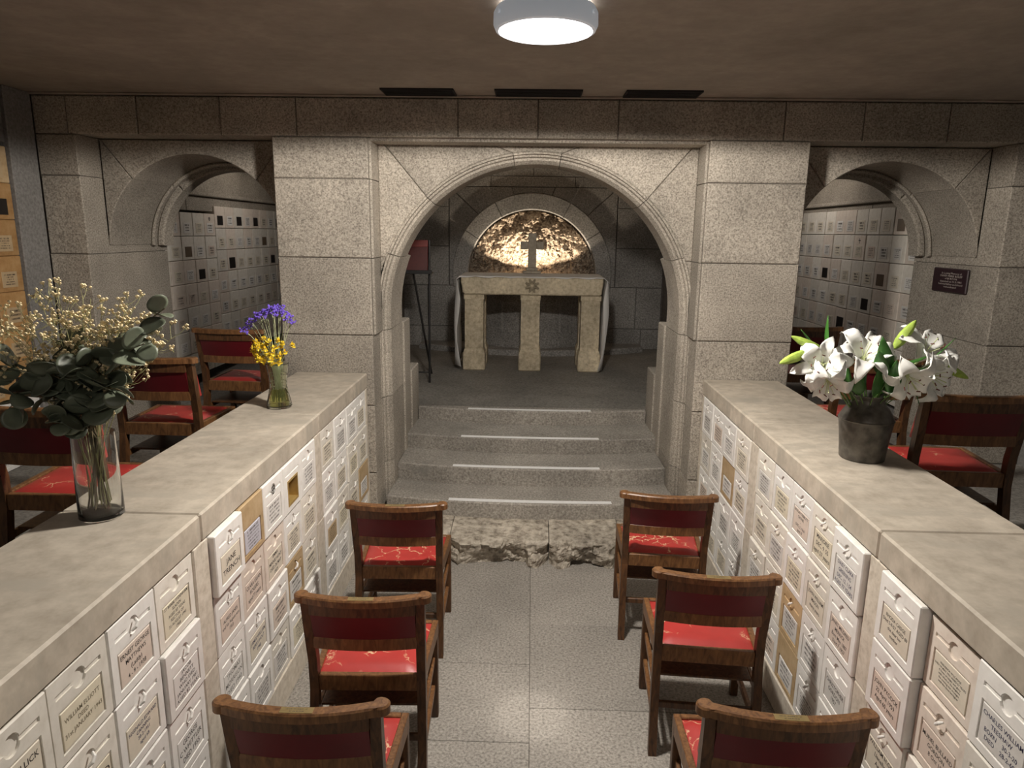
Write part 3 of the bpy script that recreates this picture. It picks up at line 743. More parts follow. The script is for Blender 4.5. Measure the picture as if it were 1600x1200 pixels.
# ================================================================== COUNTERS WITH CASKETS
W0, H0 = .2265, .2265; PITCH = .2305
def solid(bm_b, name): return bm_b.mesh(name, CASK['cream'])
def boolean_cut(base_me, cutters):
    o = bpy.data.objects.new('tmp', base_me); COL.objects.link(o); cs = []
    for me in cutters:
        c = bpy.data.objects.new('cut', me); COL.objects.link(c); cs.append(c)
        m = o.modifiers.new('b', 'BOOLEAN'); m.operation = 'DIFFERENCE'; m.solver = 'EXACT'; m.object = c
    dg = bpy.context.evaluated_depsgraph_get(); dg.update()
    me = bpy.data.meshes.new_from_object(o.evaluated_get(dg))
    for c in cs: bpy.data.objects.remove(c)
    bpy.data.objects.remove(o)
    me.materials.clear(); me.materials.append(CASK['cream'])
    return me
def sphere(c, r, n=24, m=12):
    b_ = B(); b_.lathe([(max(1e-5, r*math.sin(PI*i/m)), -r*math.cos(PI*i/m)) for i in range(m+1)], n); 
    bm = bmesh.new(); me = b_.mesh('s', CASK['cream']); bm.from_mesh(me); bmesh.ops.remove_doubles(bm, verts=bm.verts, dist=1e-4)
    bmesh.ops.rotate(bm, verts=bm.verts, matrix=Matrix.Rotation(PI/2, 3, 'X')); bmesh.ops.translate(bm, verts=bm.verts, vec=c); bmesh.ops.recalc_face_normals(bm, faces=bm.faces); bm.to_mesh(me); bm.free()
    return me
ZH = .178                                     # handle height on the face
PZ0, PZ1, PXW = .026, .138, .083               # plaque opening
def disc(r, d):
    b_ = B(); b_.prism_y([(r*math.cos(2*PI*i/28), ZH+r*math.sin(2*PI*i/28)) for i in range(28)], -.01, d); return b_.mesh('c', CASK['cream'])
def bx(*a): return B().box(*a).mesh('c', CASK['cream'])
box_me = B().box(-W0/2, 0, .001, W0/2, .15, H0, .0035).mesh('casket_body', CASK['cream'])
BODY_STD = boolean_cut(box_me.copy(), [bx(-.085, -.01, ZH-.0065, .085, .0036, ZH+.0065), disc(.0255, .0062), bx(-PXW, -.01, PZ0, PXW, .0035, PZ1)])
BODY_PLAIN = boolean_cut(box_me.copy(), [bx(-.082, -.01, .022, .082, .0045, .128)])
BODY_WIN = boolean_cut(box_me.copy(), [bx(-.085, -.01, ZH-.0055, .085, .0032, ZH+.0055), bx(-.066, -.01, .03, .066, .055, .15)])
BODY_FAR = B().box(-W0/2, 0, .001, W0/2, .15, H0, .0045).mesh('casket_body', CASK['cream'])
def frame_plaque():
    b_ = B(); m = .006
    b_.box(-PXW+m, .0006, PZ0+m, PXW-m, .0045, PZ1-m, .0015)
    return b_.mesh('plaque', PLQ['cream'])
PLQ_STD = frame_plaque()
PLQ_PLAIN = B().box(-.076, .0002, .028, .076, .006, .122, .002).mesh('plaque', PLQ['lilac'])
PLQ_FAR = B().box(-.062, -.0022, .03, .062, .004, .13, .0012).mesh('plaque', PLQ['cream'])
PLQ_FARTHIN = B().box(-.072, -.0018, .022, .072, .004, .142, .0012).mesh('plaque', PLQ['cream'])
KNOB = B().tube([(-.012, -.002, ZH-.012), (-.004, -.010, ZH-.004), (.006, -.010, ZH+.006), (.012, -.001, ZH+.013)], [.0035, .005, .005, .003], 8).mesh('knob', CASK['white'])
FRAME_WIN = B().box(-.066, -.002, .03, -.058, .05, .15).box(.058, -.002, .03, .066, .05, .15).box(-.058, -.002, .03, .058, .05, .04).box(-.058, -.002, .14, .058, .05, .15).mesh('gold_frame', M_GOLD)
PICT = B().box(-.058, .042, .04, .058, .05, .14).mesh('picture', PLQ['brown'])
rnd = random.Random(3)
MARKS = [marks_mesh('inscription', .135, .082, rnd.choice((4, 5, 5, 6)), rnd) for _ in range(12)]
MARKS_FAR = [marks_mesh('inscription', .10, .075, rnd.choice((3, 4, 5)), rnd) for _ in range(6)]
def ring_cross():
    b_ = B(); R = .02
    b_.add([(R*math.cos(2*PI*i/24)*k, 0, R*math.sin(2*PI*i/24)*k) for i in range(24) for k in (1, .72)], [(2*i, 2*((i+1) % 24), 2*((i+1) % 24)+1, 2*i+1) for i in range(24)])
    b_.box(-.003, -.0002, -.02, .003, .0002, .02); b_.box(-.014, -.0002, -.003, .014, .0002, .003)
    return b_.mesh('emblem', M_INK)
RINGX = ring_cross()
PLUSX = B().box(-.004, -.0003, -.024, .004, .0003, .024).box(-.02, -.0003, .0, .02, .0003, .008).mesh('emblem', M_INK)
def casket(x, y, z, face, label, group, body='std', col='cream', plq='cream', text=None, knob=False, ink=None, sx=1.0, sz=1.0, proud=0.0, emblem=None, far=False):
    """face: +1 looks to +x, -1 looks to -x"""
    t = empty('ash_casket', (x+face*proud, y, z), PI/2 if face > 0 else -PI/2); t.scale = (sx, 1, sz)
    tag(t, label, 'casket', group)
    bme = {'std': BODY_STD, 'plain': BODY_PLAIN, 'win': BODY_WIN, 'far': BODY_FAR}[body]
    o = link('body', bme, t); objmat(o, CASK[col])
    if body == 'win':
        link('gold_frame', FRAME_WIN, t); link('picture', PICT, t); return t
    if body == 'far':
        if plq is not None:
            pm = PLQ_FARTHIN if plq in ('black', 'brown') and rnd.random() < .3 else PLQ_FAR
            p = link('plaque', pm, t); objmat(p, PLQ[plq]); p.location.x = 0
            if plq not in ('black', 'brown'):
                i_ = link('inscription', rnd.choice(MARKS_FAR), p); i_.location = (0, -.0027, .08)
        if emblem: e = link('emblem', emblem, t); e.location = (0, -.0008, .175)
        return t
    pm = PLQ_PLAIN if body == 'plain' else PLQ_STD
    p = link('plaque', pm, t); objmat(p, PLQ[plq])
    zc = .075 if body == 'plain' else (PZ0+PZ1)/2
    if text == '': return t
    if text:
        n = text.count('\n')+1
        me = text_mesh(text, .140, min(.092, .026*n+.002), spacing=1.2, offset=.012); i_ = link('inscription', me, p)
    else:
        i_ = link('inscription', rnd.choice(MARKS), p)
    i_.location = (0, (.0001 if body == 'plain' else .0004), zc)
    if ink: objmat(i_, ink)
    if knob: k = link('knob', KNOB, t)
    if emblem: e = link('emblem', emblem, t); e.location = (0, -.0006, ZH)
    return t

TXT = {
 ('L', 'near', 0, 0): dict(text='ST BARBE SYDENHAM\nSLADEN\nAGED 83 YEARS\nRECTOR OF\n31 AUGUST 1941\n1968', plq='yellow', col='cream'),
 ('L', 'near', 1, 0): dict(text='ERNEST GEORGE\nMATTHEWS\n(Laddy)\n4 - 9 - 1938', plq='pink', col='white', knob=True),
 ('L', 'near', 2, 0): dict(text='WILLIAM ELLIOTT\nDEED\n31st JANUARY 1943', plq='yellow', col='cream', ink=plain('ink_sepia', (.16, .13, .08), .7)),
 ('L', 'near', 3, 0): dict(text='MARY KILLICK\n1936\nAGED 71', plq='cream', col='cream'),
 ('L', 'near', 0, 1): dict(text='JACOB\nBENNETT\nWHO DIED\nJANUARY 1951\nAGED 82 YEARS', plq='white', col='white', knob=True),
 ('L', 'near', 1, 1): dict(text='REGINALD EDWARD\nCANNING\n28-2-1951\naged 68', plq='cream', col='white', knob=True, ink=M_INKB),
 ('L', 'near', 2, 1): dict(text='RICHARD\nHENRY', plq='yellow', col='cream', knob=True),
 ('L', 'near', 0, 2): dict(text='GEORGE\nC WHITTLER\nDIED 1955', plq='white', col='white', knob=True),
 ('L', 'mid', 4, 0): dict(text='JANE\nTRENCH', plq='cream', col='white', knob=True, proud=.018),
 ('L', 'mid', 3, 0): dict(body='plain', plq='lilac', col='tan', proud=.004),
 ('L', 'mid', 2, 0): dict(plq='white', col='white', emblem=RINGX, proud=.004),
 ('L', 'mid', 1, 0): dict(body='win', col='white', proud=.004),
 ('L', 'mid', 0, 0): dict(plq='white', col='white'),
 ('L', 'mid', 4, 1): dict(text='ALFRED JANES\nand his August son\n1953', plq='pink', col='white', knob=True),
 ('L', 'mid', 3, 1): dict(text='CLARA LILIAN\nROGERS\naged 77 years', plq='pink', col='pinkish'),
 ('L', 'mid', 2, 1): dict(text='EMMA\nMINNIE HUNT\nDIED 26 MAY\n1959', plq='cream', col='pinkish'),
 ('L', 'mid', 1, 1): dict(plq='cream', col='white', knob=True),
 ('L', 'mid', 4, 2): dict(text='THOMAS\nMORRISON\nDIED 1940', plq='white', col='white', knob=True, ink=plain('ink_grey', (.22, .21, .19), .7)),
 ('L', 'mid', 3, 2): dict(text='JAMES WILLIAM\nBERRY HOLT\n1948', plq='cream', col='white', knob=True, ink=M_INKB),
 ('L', 'mid', 1, 2): dict(plq='grey', col='tan', knob=True),
 ('L', 'far', 0, 2): dict(body='plain', plq='white', col='tan'),
 ('L', 'far', 3, 2): dict(plq='tan', col='white'),
 ('R', 'near', 0, 0): dict(text='RHODA CADGE\nDied 5-9-57 AGED 89\nthe dear lov\nmother', plq='cream', col='white', proud=.012),
 ('R', 'near', 0, 1): dict(text='JOHN PYCOCK\n22 April 1959\nAged 60 years', plq='pink', col='white', proud=.012),
 ('R', 'near', 0, 2): dict(text='WILLIAM H.GE\nLlanelly\nAged\n19', plq='cream', col='cream', knob=True),
 ('R', 'near', 1, 0): dict(text='FREDERICK W.J.CADGE\nDIED 19 MAY 1961 AGED 57 YEARS\nA lover of height and glory\nwith which in the kingdom\nthe evening star in height\nuntil the dawn be higher', plq='cream', col='pinkish', proud=-.018, sz=.94),
 ('R', 'near', 1, 1): dict(text='MURIEL BULLARD\nGORDON\n8 Oct 19', plq='pink', col='pinkish', knob=True, proud=-.014),
 ('R', 'near', 2, 0): dict(text='CHARLES WILLIAM\nTEESHAW\nBORN    30-3-20\nDIED    28-2-60', plq='grey', col='white', ink=M_INKB),
 ('R', 'mid', 4, 0): dict(text='DAISY CLARA\nGREENING\nDEC. 12. 1.54\nAGED 77 YEARS', plq='grey', col='white', knob=True, proud=.016, ink=M_INKB),
 ('R', 'mid', 4, 1): dict(text='JANET MILDRED\nMERRICK\nBorn May 1887\nDied 7 1957', plq='pink', col='white', proud=.008),
 ('R', 'mid', 4, 2): dict(plq='grey', col='white', text='CHRISTOPHER\nGORDON\n1957'),
 ('R', 'mid', 3, 0): dict(text='MARJORIE\nDEC. 9. 55\naged 57 years', plq='yellow', col='cream', knob=True),
 ('R', 'mid', 3, 1): dict(text='JOHN WILLIAM\nMASON\nmany years', plq='cream', col='cream', knob=True),
 ('R', 'mid', 2, 0): dict(text='NORAH TEBBUTT\nCATHIE\n-\nDEC. 2. 1960\naged 77', plq='pink', col='white', knob=True),
 ('R', 'mid', 2, 1): dict(plq='yellow', col='white', knob=True),
 ('R', 'mid', 2, 2): dict(plq='grey', col='tan', knob=True),
 ('R', 'mid', 2, 3): dict(body='plain', plq='white', col='tan'),
 ('R', 'mid', 1, 0): dict(plq='yellow', col='white'),
 ('R', 'far', 2, 1): dict(body='plain', plq='white', col='tan'),
}
def desc(kw):
    c = {'white': 'white', 'cream': 'cream', 'pinkish': 'pinkish', 'tan': 'tan', 'orange tan': 'orange tan'}[kw['col']]
    if kw.get('body') == 'win': return 'white casket with gold framed window'
    if kw.get('emblem'): return 'white casket with ringed cross emblem'
    return '%s casket with %s plaque' % (c, kw['plq'])
BAYS = (('near', .88, 2.03, 5), ('mid', 2.135, 3.285, 5), ('far', 3.395, 4.372, 4))
BN = {'near': 'near', 'mid': 'middle', 'far': 'far'}
for side, XF, XB, face in (('L', XL1, XL2, 1), ('R', XR1, XR2, -1)):
    sn = 'left' if side == 'L' else 'right'
    ct = empty('columbarium_counter', ((XF+XB)/2, 2.3, 0)); tag(ct, 'long grey stone counter with casket niches on the %s of the aisle' % sn, 'counter')
    def wbox(nm, mat, x0, y0, z0, x1, y1, z1, c=.004):
        return sub(B().box(x0, y0, z0, x1, y1, z1, c), nm, mat, ct)
    for a, b_ in ((.30, 2.09), (2.09, 3.365), (3.365, YW-.003)):
        bb = B(); bb.box(XF, a+.001, 1.0735, XB, b_-.001, CT, .007); sub(bb, 'top_slab', M_SLAB, ct)
    xi = XF-face*.175
    wbox('core', M_PIER, xi, .32, .0, XB+face*.004, YW-.004, 1.0725)
    for a, b_ in ((.32, .88), (2.03, 2.135), (3.285, 3.395), (4.372, YW-.004)):
        for z0, z1 in ((.152, .61), (.612, 1.0725)):
            wbox('pier', M_PIER, XF-face*.003, a+.0015, z0, xi+face*.0, b_-.0015, z1)
    wbox('plinth', M_PIER, XF-face*.002, .32, 0, xi, YW-.004, .1505)
    for bay, y0, y1, nc in BAYS:
        p = (y1-y0)/nc
        for s in range(nc):
            yc = y1-(s+.5)*p
            for r in range(4):
                z = 1.073-(r+1)*PITCH+.001
                kw = dict(TXT.get((side, bay, s, r), {}))
                if 'col' not in kw: kw['col'] = rnd.choice(('white', 'white', 'cream', 'cream', 'white'))
                if 'plq' not in kw: kw['plq'] = rnd.choice(('white', 'cream', 'white', 'cream', 'yellow', 'pink', 'grey'))
                if (side, bay, s, r) not in TXT: kw['knob'] = rnd.random() < .6
                kw.setdefault('proud', rnd.uniform(-.006, .006)-.002)
                d = desc(kw)
                kw['col'] = kw['col']
                lab = '%s, %s row, %s from steps, %s section of %s counter' % (d, ('top', 'second', 'third', 'bottom')[r], ORD[s], BN[bay], sn)
                casket(XF, yc, z, face, lab, 'caskets in the %s counter' % sn, sx=p/.2305, **kw)
# caskets on the left aisle wall (orange stone) and beyond both side arches
for c in range(4):
    for r in range(9):
        z = 2.536-(r+1)*.2105; yc = 4.195-(c+.5)*.2285
        colr = 'orange tan' if r < 7 else 'white'
        if r == 0: colr = 'tan'
        pq = rnd.choice(('black', 'brown', 'tan', 'tan', 'yellow')) if r < 7 else 'white'
        kw = dict(body='far', col=colr, plq=pq)
        if r == 8 and c in (0, 1):
            kw = dict(body='std', col='white', plq='white', text='ANNA CAROLINE\nWRIGHT\n21.1.1870\naged 88 years')
        casket(-3.10, yc, z, 1, '%s casket on left aisle wall, %s row down, %s from grey pier' % (colr, ORD[r], ORD[c]), 'caskets on the left aisle wall', sx=.99, sz=.925, proud=rnd.uniform(-.004, .004), **kw)
for nm, xw, face, ystart, ncol, zt in (('left', -3.10, 1, 5.73, 13, 2.222), ('right', 2.95, -1, 5.46, 13, 2.33)):
    for c in range(ncol):
        for r in range(8):
            top = zt + (.0 if nm == 'left' else -.008*c)
            pt = .2115 if nm == 'left' else .2265
            if nm == 'left' and c >= 5: top += .075
            if nm == 'right': top = 2.33
            z = top-(r+1)*pt; yc = ystart+(c+.5)*.2285
            if z < ZLAND+.005: continue
            pq = rnd.choice(('white', 'cream', 'cream', 'white', 'grey', 'black' if rnd.random() < .35 else 'cream', 'brown' if rnd.random() < .35 else 'pink'))
            casket(xw, yc, z, face, 'casket beyond %s arch, %s row down, %s column from the arch' % (nm, ORD[r], ORD[c]), 'caskets beyond the %s arch' % nm, body='far',
                   col=rnd.choice(('pinkish', 'cream', 'cream')), plq=pq, sx=.99, sz=pt/.2305*1.0, proud=rnd.uniform(-.004, .004), emblem=PLUSX if (nm, c, r) in (('right', 4, 1),) else (RINGX if (nm, c, r) == ('left', 4, 0) else None))
# name plate
B().box(-.20, -.016, -.082, .20, 0, .082, .006).build('plate', M_NAMEPL, pl)
me = text_mesh('In Loving Memory of\nDAVID MARK BAILEY\nof BURTON\ndeparted on 11.3.1984\nbeloved father and friend\nremembered', .22, .105, res=1)
for v in me.vertices: v.co.x *= 1.25
i_ = link('inscription', me, pl); objmat(i_, M_INKW); i_.location = (.02, -.0165, .002)
pl.location = (RREC[1]-.001, 4.90, 1.80); pl.rotation_euler = (0, 0, -PI/2)

# ================================================================== CHAIRS
def bowx(x, amt=.030): return -amt*(1-(x/.24)**2)          # plan curve of the back
def make_chair(seat_mat):
    t = empty('church_chair')
    SH = .452
    # back posts running down into the rear legs
    for sx in (-1, 1):
        b_ = B(); pth = [(sx*.205, -.015, 0), (sx*.203, .028, .22), (sx*.200, .052, .40), (sx*.200, .048, .52), (sx*.203, .024, .66), (sx*.207, .004, .785)]
        wx, wy = .033, .038; vs = []
        for (x, y, z) in pth:
            k = .9 if z > .7 else 1
            for a, c in ((-1, -1), (1, -1), (1, 1), (-1, 1)): vs.append((x+a*wx/2*k, y+c*wy/2*k, z))
        n = len(pth); fs = [(3, 2, 1, 0), tuple((n-1)*4+i for i in range(4))]
        for i in range(n-1):
            for k in range(4): fs.append((i*4+k, i*4+(k+1) % 4, (i+1)*4+(k+1) % 4, (i+1)*4+k))
        b_.add(vs, fs).build('leg', M_WOOD, t)
        B().box(sx*.208-.017, .395, 0, sx*.208+.017, .430, .425, .003).build('leg', M_WOOD, t)
        B().bar((sx*.203, .035, .262), (sx*.206, .035, .30), .018, .001)
        for z in (.13, .265):
            b2 = B(); x0, x1 = sx*.204-.009, sx*.204+.009
            b2.box(x0, .035, z, x1, .400, z+.030, .003).build('stretcher', M_WOODL, t)
    for y, z in ((.405, .20), (.03, .18)):
        B().box(-.195, y, z, .195, y+.018, z+.028, .003).build('stretcher', M_WOOD, t)
    # seat frame
    def rail(p, q, h0, h1, th):
        d = Vector((q[0]-p[0], q[1]-p[1])).normalized(); n = Vector((-d.y, d.x))*th/2
        return [(p[0]+n.x, p[1]+n.y), (p[0]-n.x, p[1]-n.y), (q[0]-n.x, q[1]-n.y), (q[0]+n.x, q[1]+n.y)]
    for p, q in (((-.182, .050), (.182, .050)), ((-.20, .415), (.20, .415)), ((-.196, .07), (-.214, .425)), ((.196, .07), (.214, .425))):
        B().prism_z(rail(p, q, 0, 0, .024), .392, SH+.004, .003).build('seat_rail', M_WOODL, t)
    # cushion: shallow dome
    b_ = B(); n, m = 14, 14; vs = []
    for j in range(m+1):
        for i in range(n+1):
            u, v = -1+2*i/n, j/m; y = .063+.342*v; hw = .184+.018*v
            e = min(1-abs(u), v*2, (1-v)*2); z = SH-.004+.020*(1-(1-min(1, e*3.2))**2)
            vs.append((u*hw, y, z))
    k = len(vs); fs = [(j*(n+1)+i, j*(n+1)+i+1, (j+1)*(n+1)+i+1, (j+1)*(n+1)+i) for j in range(m) for i in range(n)]
    vs += [(-.184, .063, .42), (.184, .063, .42), (.202, .405, .42), (-.202, .405, .42)]
    fs += [(k+3, k+2, k+1, k), tuple([k, k+1]+[i for i in range(n, -1, -1)]), tuple([k+2, k+3]+[m*(n+1)+i for i in range(n+1)]), tuple([k+3, k]+[j*(n+1) for j in range(m+1)]), tuple([k+1, k+2]+[j*(n+1)+n for j in range(m, -1, -1)])]
    b_.add(vs, fs).build('seat', seat_mat, t, smooth=True)
    # under-seat book shelf
    B().box(-.190, .08, .296, .190, .395, .306, .002).build('book_shelf', M_WOOD, t)
    # crest rail : bowed board under a moulded cap with round ears
    def strip(xw, th, z0, z1, off=0.0, ch=.003, n=18, amt=.030):
        pts = [-xw+2*xw*i/n for i in range(n+1)]
        A = [(x, bowx(x, amt)+off-th/2) for x in pts]; C = [(x, bowx(x, amt)+off+th/2) for x in pts[::-1]]
        return B().prism_z(A+C, z0, z1, ch)
    strip(.190, .020, .738, .792).build('crest_board', M_WOOD, t)
    bc = lambda x: -.006-.036*(1-(x/.215)**2)
    n = 28; xw = .213
    pts = [(x, bc(x)-.015) for x in [-xw+2*xw*i/n for i in range(n+1)]]
    ear = [(xw+.006+.027*math.cos(a), .004+.027*math.sin(a)) for a in [R_(-112+16*i) for i in range(16)]]
    top = [(x, bc(x)+.024) for x in [xw-.016-2*(xw-.016)*i/n for i in range(n+1)]]
    earl = [(-p[0], p[1]) for p in ear[::-1]]
    B().prism_z(pts+ear+top+earl, .783, .811, .005).build('crest_cap', M_WOODL, t)
    strip(.188, .022, .586, .634, off=.034).build('back_rail', M_WOODL, t)
    # leather panel : leans with the posts
    b_ = B(); n = 12; vs = []
    for i in range(n+1):
        x = -.187+.374*i/n
        for (z, yo) in ((.632, .030), (.742, .002)):
            vs.append((x, bowx(x)+yo-.006, z)); vs.append((x, bowx(x)+yo+.024, z))
    fs = []
    for i in range(n):
        a = i*4; fs += [(a, a+4, a+6, a+2), (a+1, a+3, a+7, a+5), (a, a+1, a+5, a+4), (a+2, a+6, a+7, a+3)]
    fs += [(0, 2, 3, 1), (n*4, n*4+1, n*4+3, n*4+2)]
    b_.add(vs, fs).build('backrest', M_MAROON, t, smooth=True)
    # front padding overlaps the posts and shows as a red strip from the side
    b_ = B(); vs = []
    for i in range(n+1):
        x = -.216+.432*i/n
        for (z, yo) in ((.600, .058), (.755, .014)):
            vs.append((x, bowx(x, .02)+yo, z)); vs.append((x, bowx(x, .02)+yo+.022, z))
    b_.add(vs, fs).build('back_padding', M_RED, t, smooth=True)
    return t
def plate_mesh():
    b_ = B(); b_.prism_z([(-.045, -.0475), (.0, -.0490), (.045, -.0475), (.045, -.0240), (0, -.0255), (-.045, -.0240)], .811, .8122, .0003)
    return b_.mesh('name_plate', M_BRASS)
PLATE = plate_mesh()
PMARK = marks_mesh('engraving', .075, .018, 2, random.Random(5), M_DARKBRASS, False)
for v in PMARK.vertices: v.co = (v.co.x, v.co.z, 0)
proto = make_chair(M_RED)
def place(x, y, z, rz, label, group, plate, first=[True]):
    if first[0]:
        t = proto; first[0] = False
    else:
        t = proto.copy(); COL.objects.link(t)
        for ch in [c for c in bpy.data.objects if c.parent == proto and c.name.split('.')[0] not in ('name_plate',)]:
            c = ch.copy(); COL.objects.link(c); c.parent = t
    t.location = (x, y, z); t.rotation_euler = (0, 0, R_(rz)); t['label'] = label; t['category'] = 'chair'; t['group'] = group
    if plate: PEND.append((t, plate))
    return t
PEND = []
GA = 'red church chairs beside the centre aisle'; GS = 'red church chairs in the side aisles'
place(.71, 3.315, 0, -3.7, 'wooden chair with red leather seat, right of aisle, nearest the altar steps', GA, False)
place(.735, 2.485, 0, -4.0, 'wooden chair with split red seat, right of aisle, middle of three', GA, True)
place(.725, 1.70, 0, -2.8, 'wooden chair with red seat, right of aisle, nearest the viewer', GA, True)
place(-.628, 3.115, 0, 1.7, 'wooden chair with cracked red seat, left of aisle, nearest the altar steps', GA, True)
place(-.583, 2.255, 0, 2.0, 'wooden chair with worn red seat, left of aisle, middle of three', GA, True)
place(-.613, 1.668, 0, 1.1, 'wooden chair with red seat, left of aisle, nearest the viewer', GA, True)
place(-1.905, 3.37, ZLAND, -1, 'red chair behind the left counter, beside the eucalyptus', GS, False)
place(-1.95, 4.40, ZLAND, -3, 'red chair under the left arch behind the green vase', GS, False)
place(-1.775, 2.37, ZLAND, 0, 'red chair behind the clear glass vase, lowest at the left edge', GS, False)
place(1.862, 2.865, ZLAND, -2, 'dark red chair behind the right counter at the right edge', GS, False)
place(1.86, 3.70, ZLAND, 2, 'red chair behind the dark jug of lilies', GS, False)
place(2.0, 5.02, ZLAND, 3, 'dim chair under the right arch behind the lilies', GS, False)
for t, _ in PEND:
    p = link('name_plate', PLATE, t); e = link('engraving', PMARK, p); e.location = (0, -.0365, .8125)

# ================================================================== VASES AND FLOWERS
# ---- clear glass vase
def vase(name, loc, outer, inner, mat, label):
    t = empty(name, loc); tag(t, label, 'vase')
    o = B().lathe(outer+inner[::-1], 48).build('glass_body', mat, t, smooth=True)
    return t
GV = (-1.368, 2.06, CT)
vase('glass_vase', GV, [(0.0005, 0), (.060, 0), (.066, .006), (.066, .03), (.064, .15), (.0625, .279)], [(0.0005, .016), (.058, .016), (.0615, .03), (.060, .15), (.0595, .279)], M_GLASS, 'tall clear glass vase of eucalyptus on the left counter')
NV = (-1.308, 3.50, CT)
prof = [(.0005, 0), (.058, 0), (.064, .008), (.060, .035), (.050, .075), (.0445, .11), (.0445, .14), (.049, .18), (.056, .215), (.060, .235)]
rib = []
for i in range(46):
    z = .006+(.232-.006)*i/45
    # interpolate radius
    for (r0, z0), (r1, z1) in zip(prof[:-1], prof[1:]):
        if z0 <= z <= z1 and z1 > z0: r = r0+(r1-r0)*(z-z0)/(z1-z0)
    rib.append((r+(.0012 if i % 2 else -.0006), z))
vz = vase('green_vase', NV, [(.0005, 0), (.060, 0)]+rib, [(.0005, .012), (.052, .012), (.054, .03), (.044, .075), (.039, .11), (.039, .14), (.0435, .18), (.0505, .215), (.056, .234)], M_GGLASS, 'small waisted green ribbed glass vase on the left counter')
B().lathe([(.0005, .0125), (.0515, .0125), (.0535, .03), (.0436, .075), (.0386, .10), (.0005, .10)], 32).build('water', M_WATER, vz, smooth=True)
# ---- tin jug
JV = (1.405, 2.845, CT)
jg = empty('tin_jug', JV); tag(jg, 'dark weathered tin jug of white lilies on the right counter', 'jug')
B().lathe([(.0005, 0), (.084, 0), (.088, .004), (.089, .012), (.096, .09), (.105, .165), (.1065, .172), (.105, .18), (.085, .215), (.066, .238), (.062, .25), (.062, .258), (.076, .274), (.0775, .277), (.075, .278), (.060, .262), (.058, .25), (.062, .236), (.10, .178), (.083, .012), (.0005, .01)], 48).build('jug_body', M_METAL, jg, smooth=True)
B().lathe([(.1062, .168), (.109, .172), (.1062, .177)], 48).build('shoulder_ring', M_METAL, jg, smooth=True)

def leaf_mesh(length, width, curl, fold, rnd_, n=8):
    """pointed leaf along +z, face toward -y"""
    vs = []
    for i in range(n+1):
        t = i/n; w_ = width/2*math.sin(PI*min(1, t**.75))**.9*(1 if t < 1 else 0)+.0006
        y = curl*length*t*t; z = length*(t-.25*abs(curl)*t*t)
        for u in (-1, 0, 1): vs.append((u*w_, y-fold*w_*abs(u)+.0, z))
    fs = []
    for i in range(n):
        a = i*3; fs += [(a, a+1, a+4, a+3), (a+1, a+2, a+5, a+4)]
    return vs, fs
def thicken(o, t=.0012):
    m = o.modifiers.new('thickness', 'SOLIDIFY'); m.thickness = t; m.offset = 0; return o
def orient(vs, pos, d, roll=0.0):
    q = Vector(d).to_track_quat('Z', 'Y').to_matrix() @ Matrix.Rotation(roll, 3, 'Z')
    return [tuple(q @ Vector(v) + Vector(pos)) for v in vs]
def bez(p0, p1, p2, n=8):
    p0, p1, p2 = Vector(p0), Vector(p1), Vector(p2)
    return [p0*(1-t)**2+p1*2*t*(1-t)+p2*t*t for t in [i/n for i in range(n+1)]]
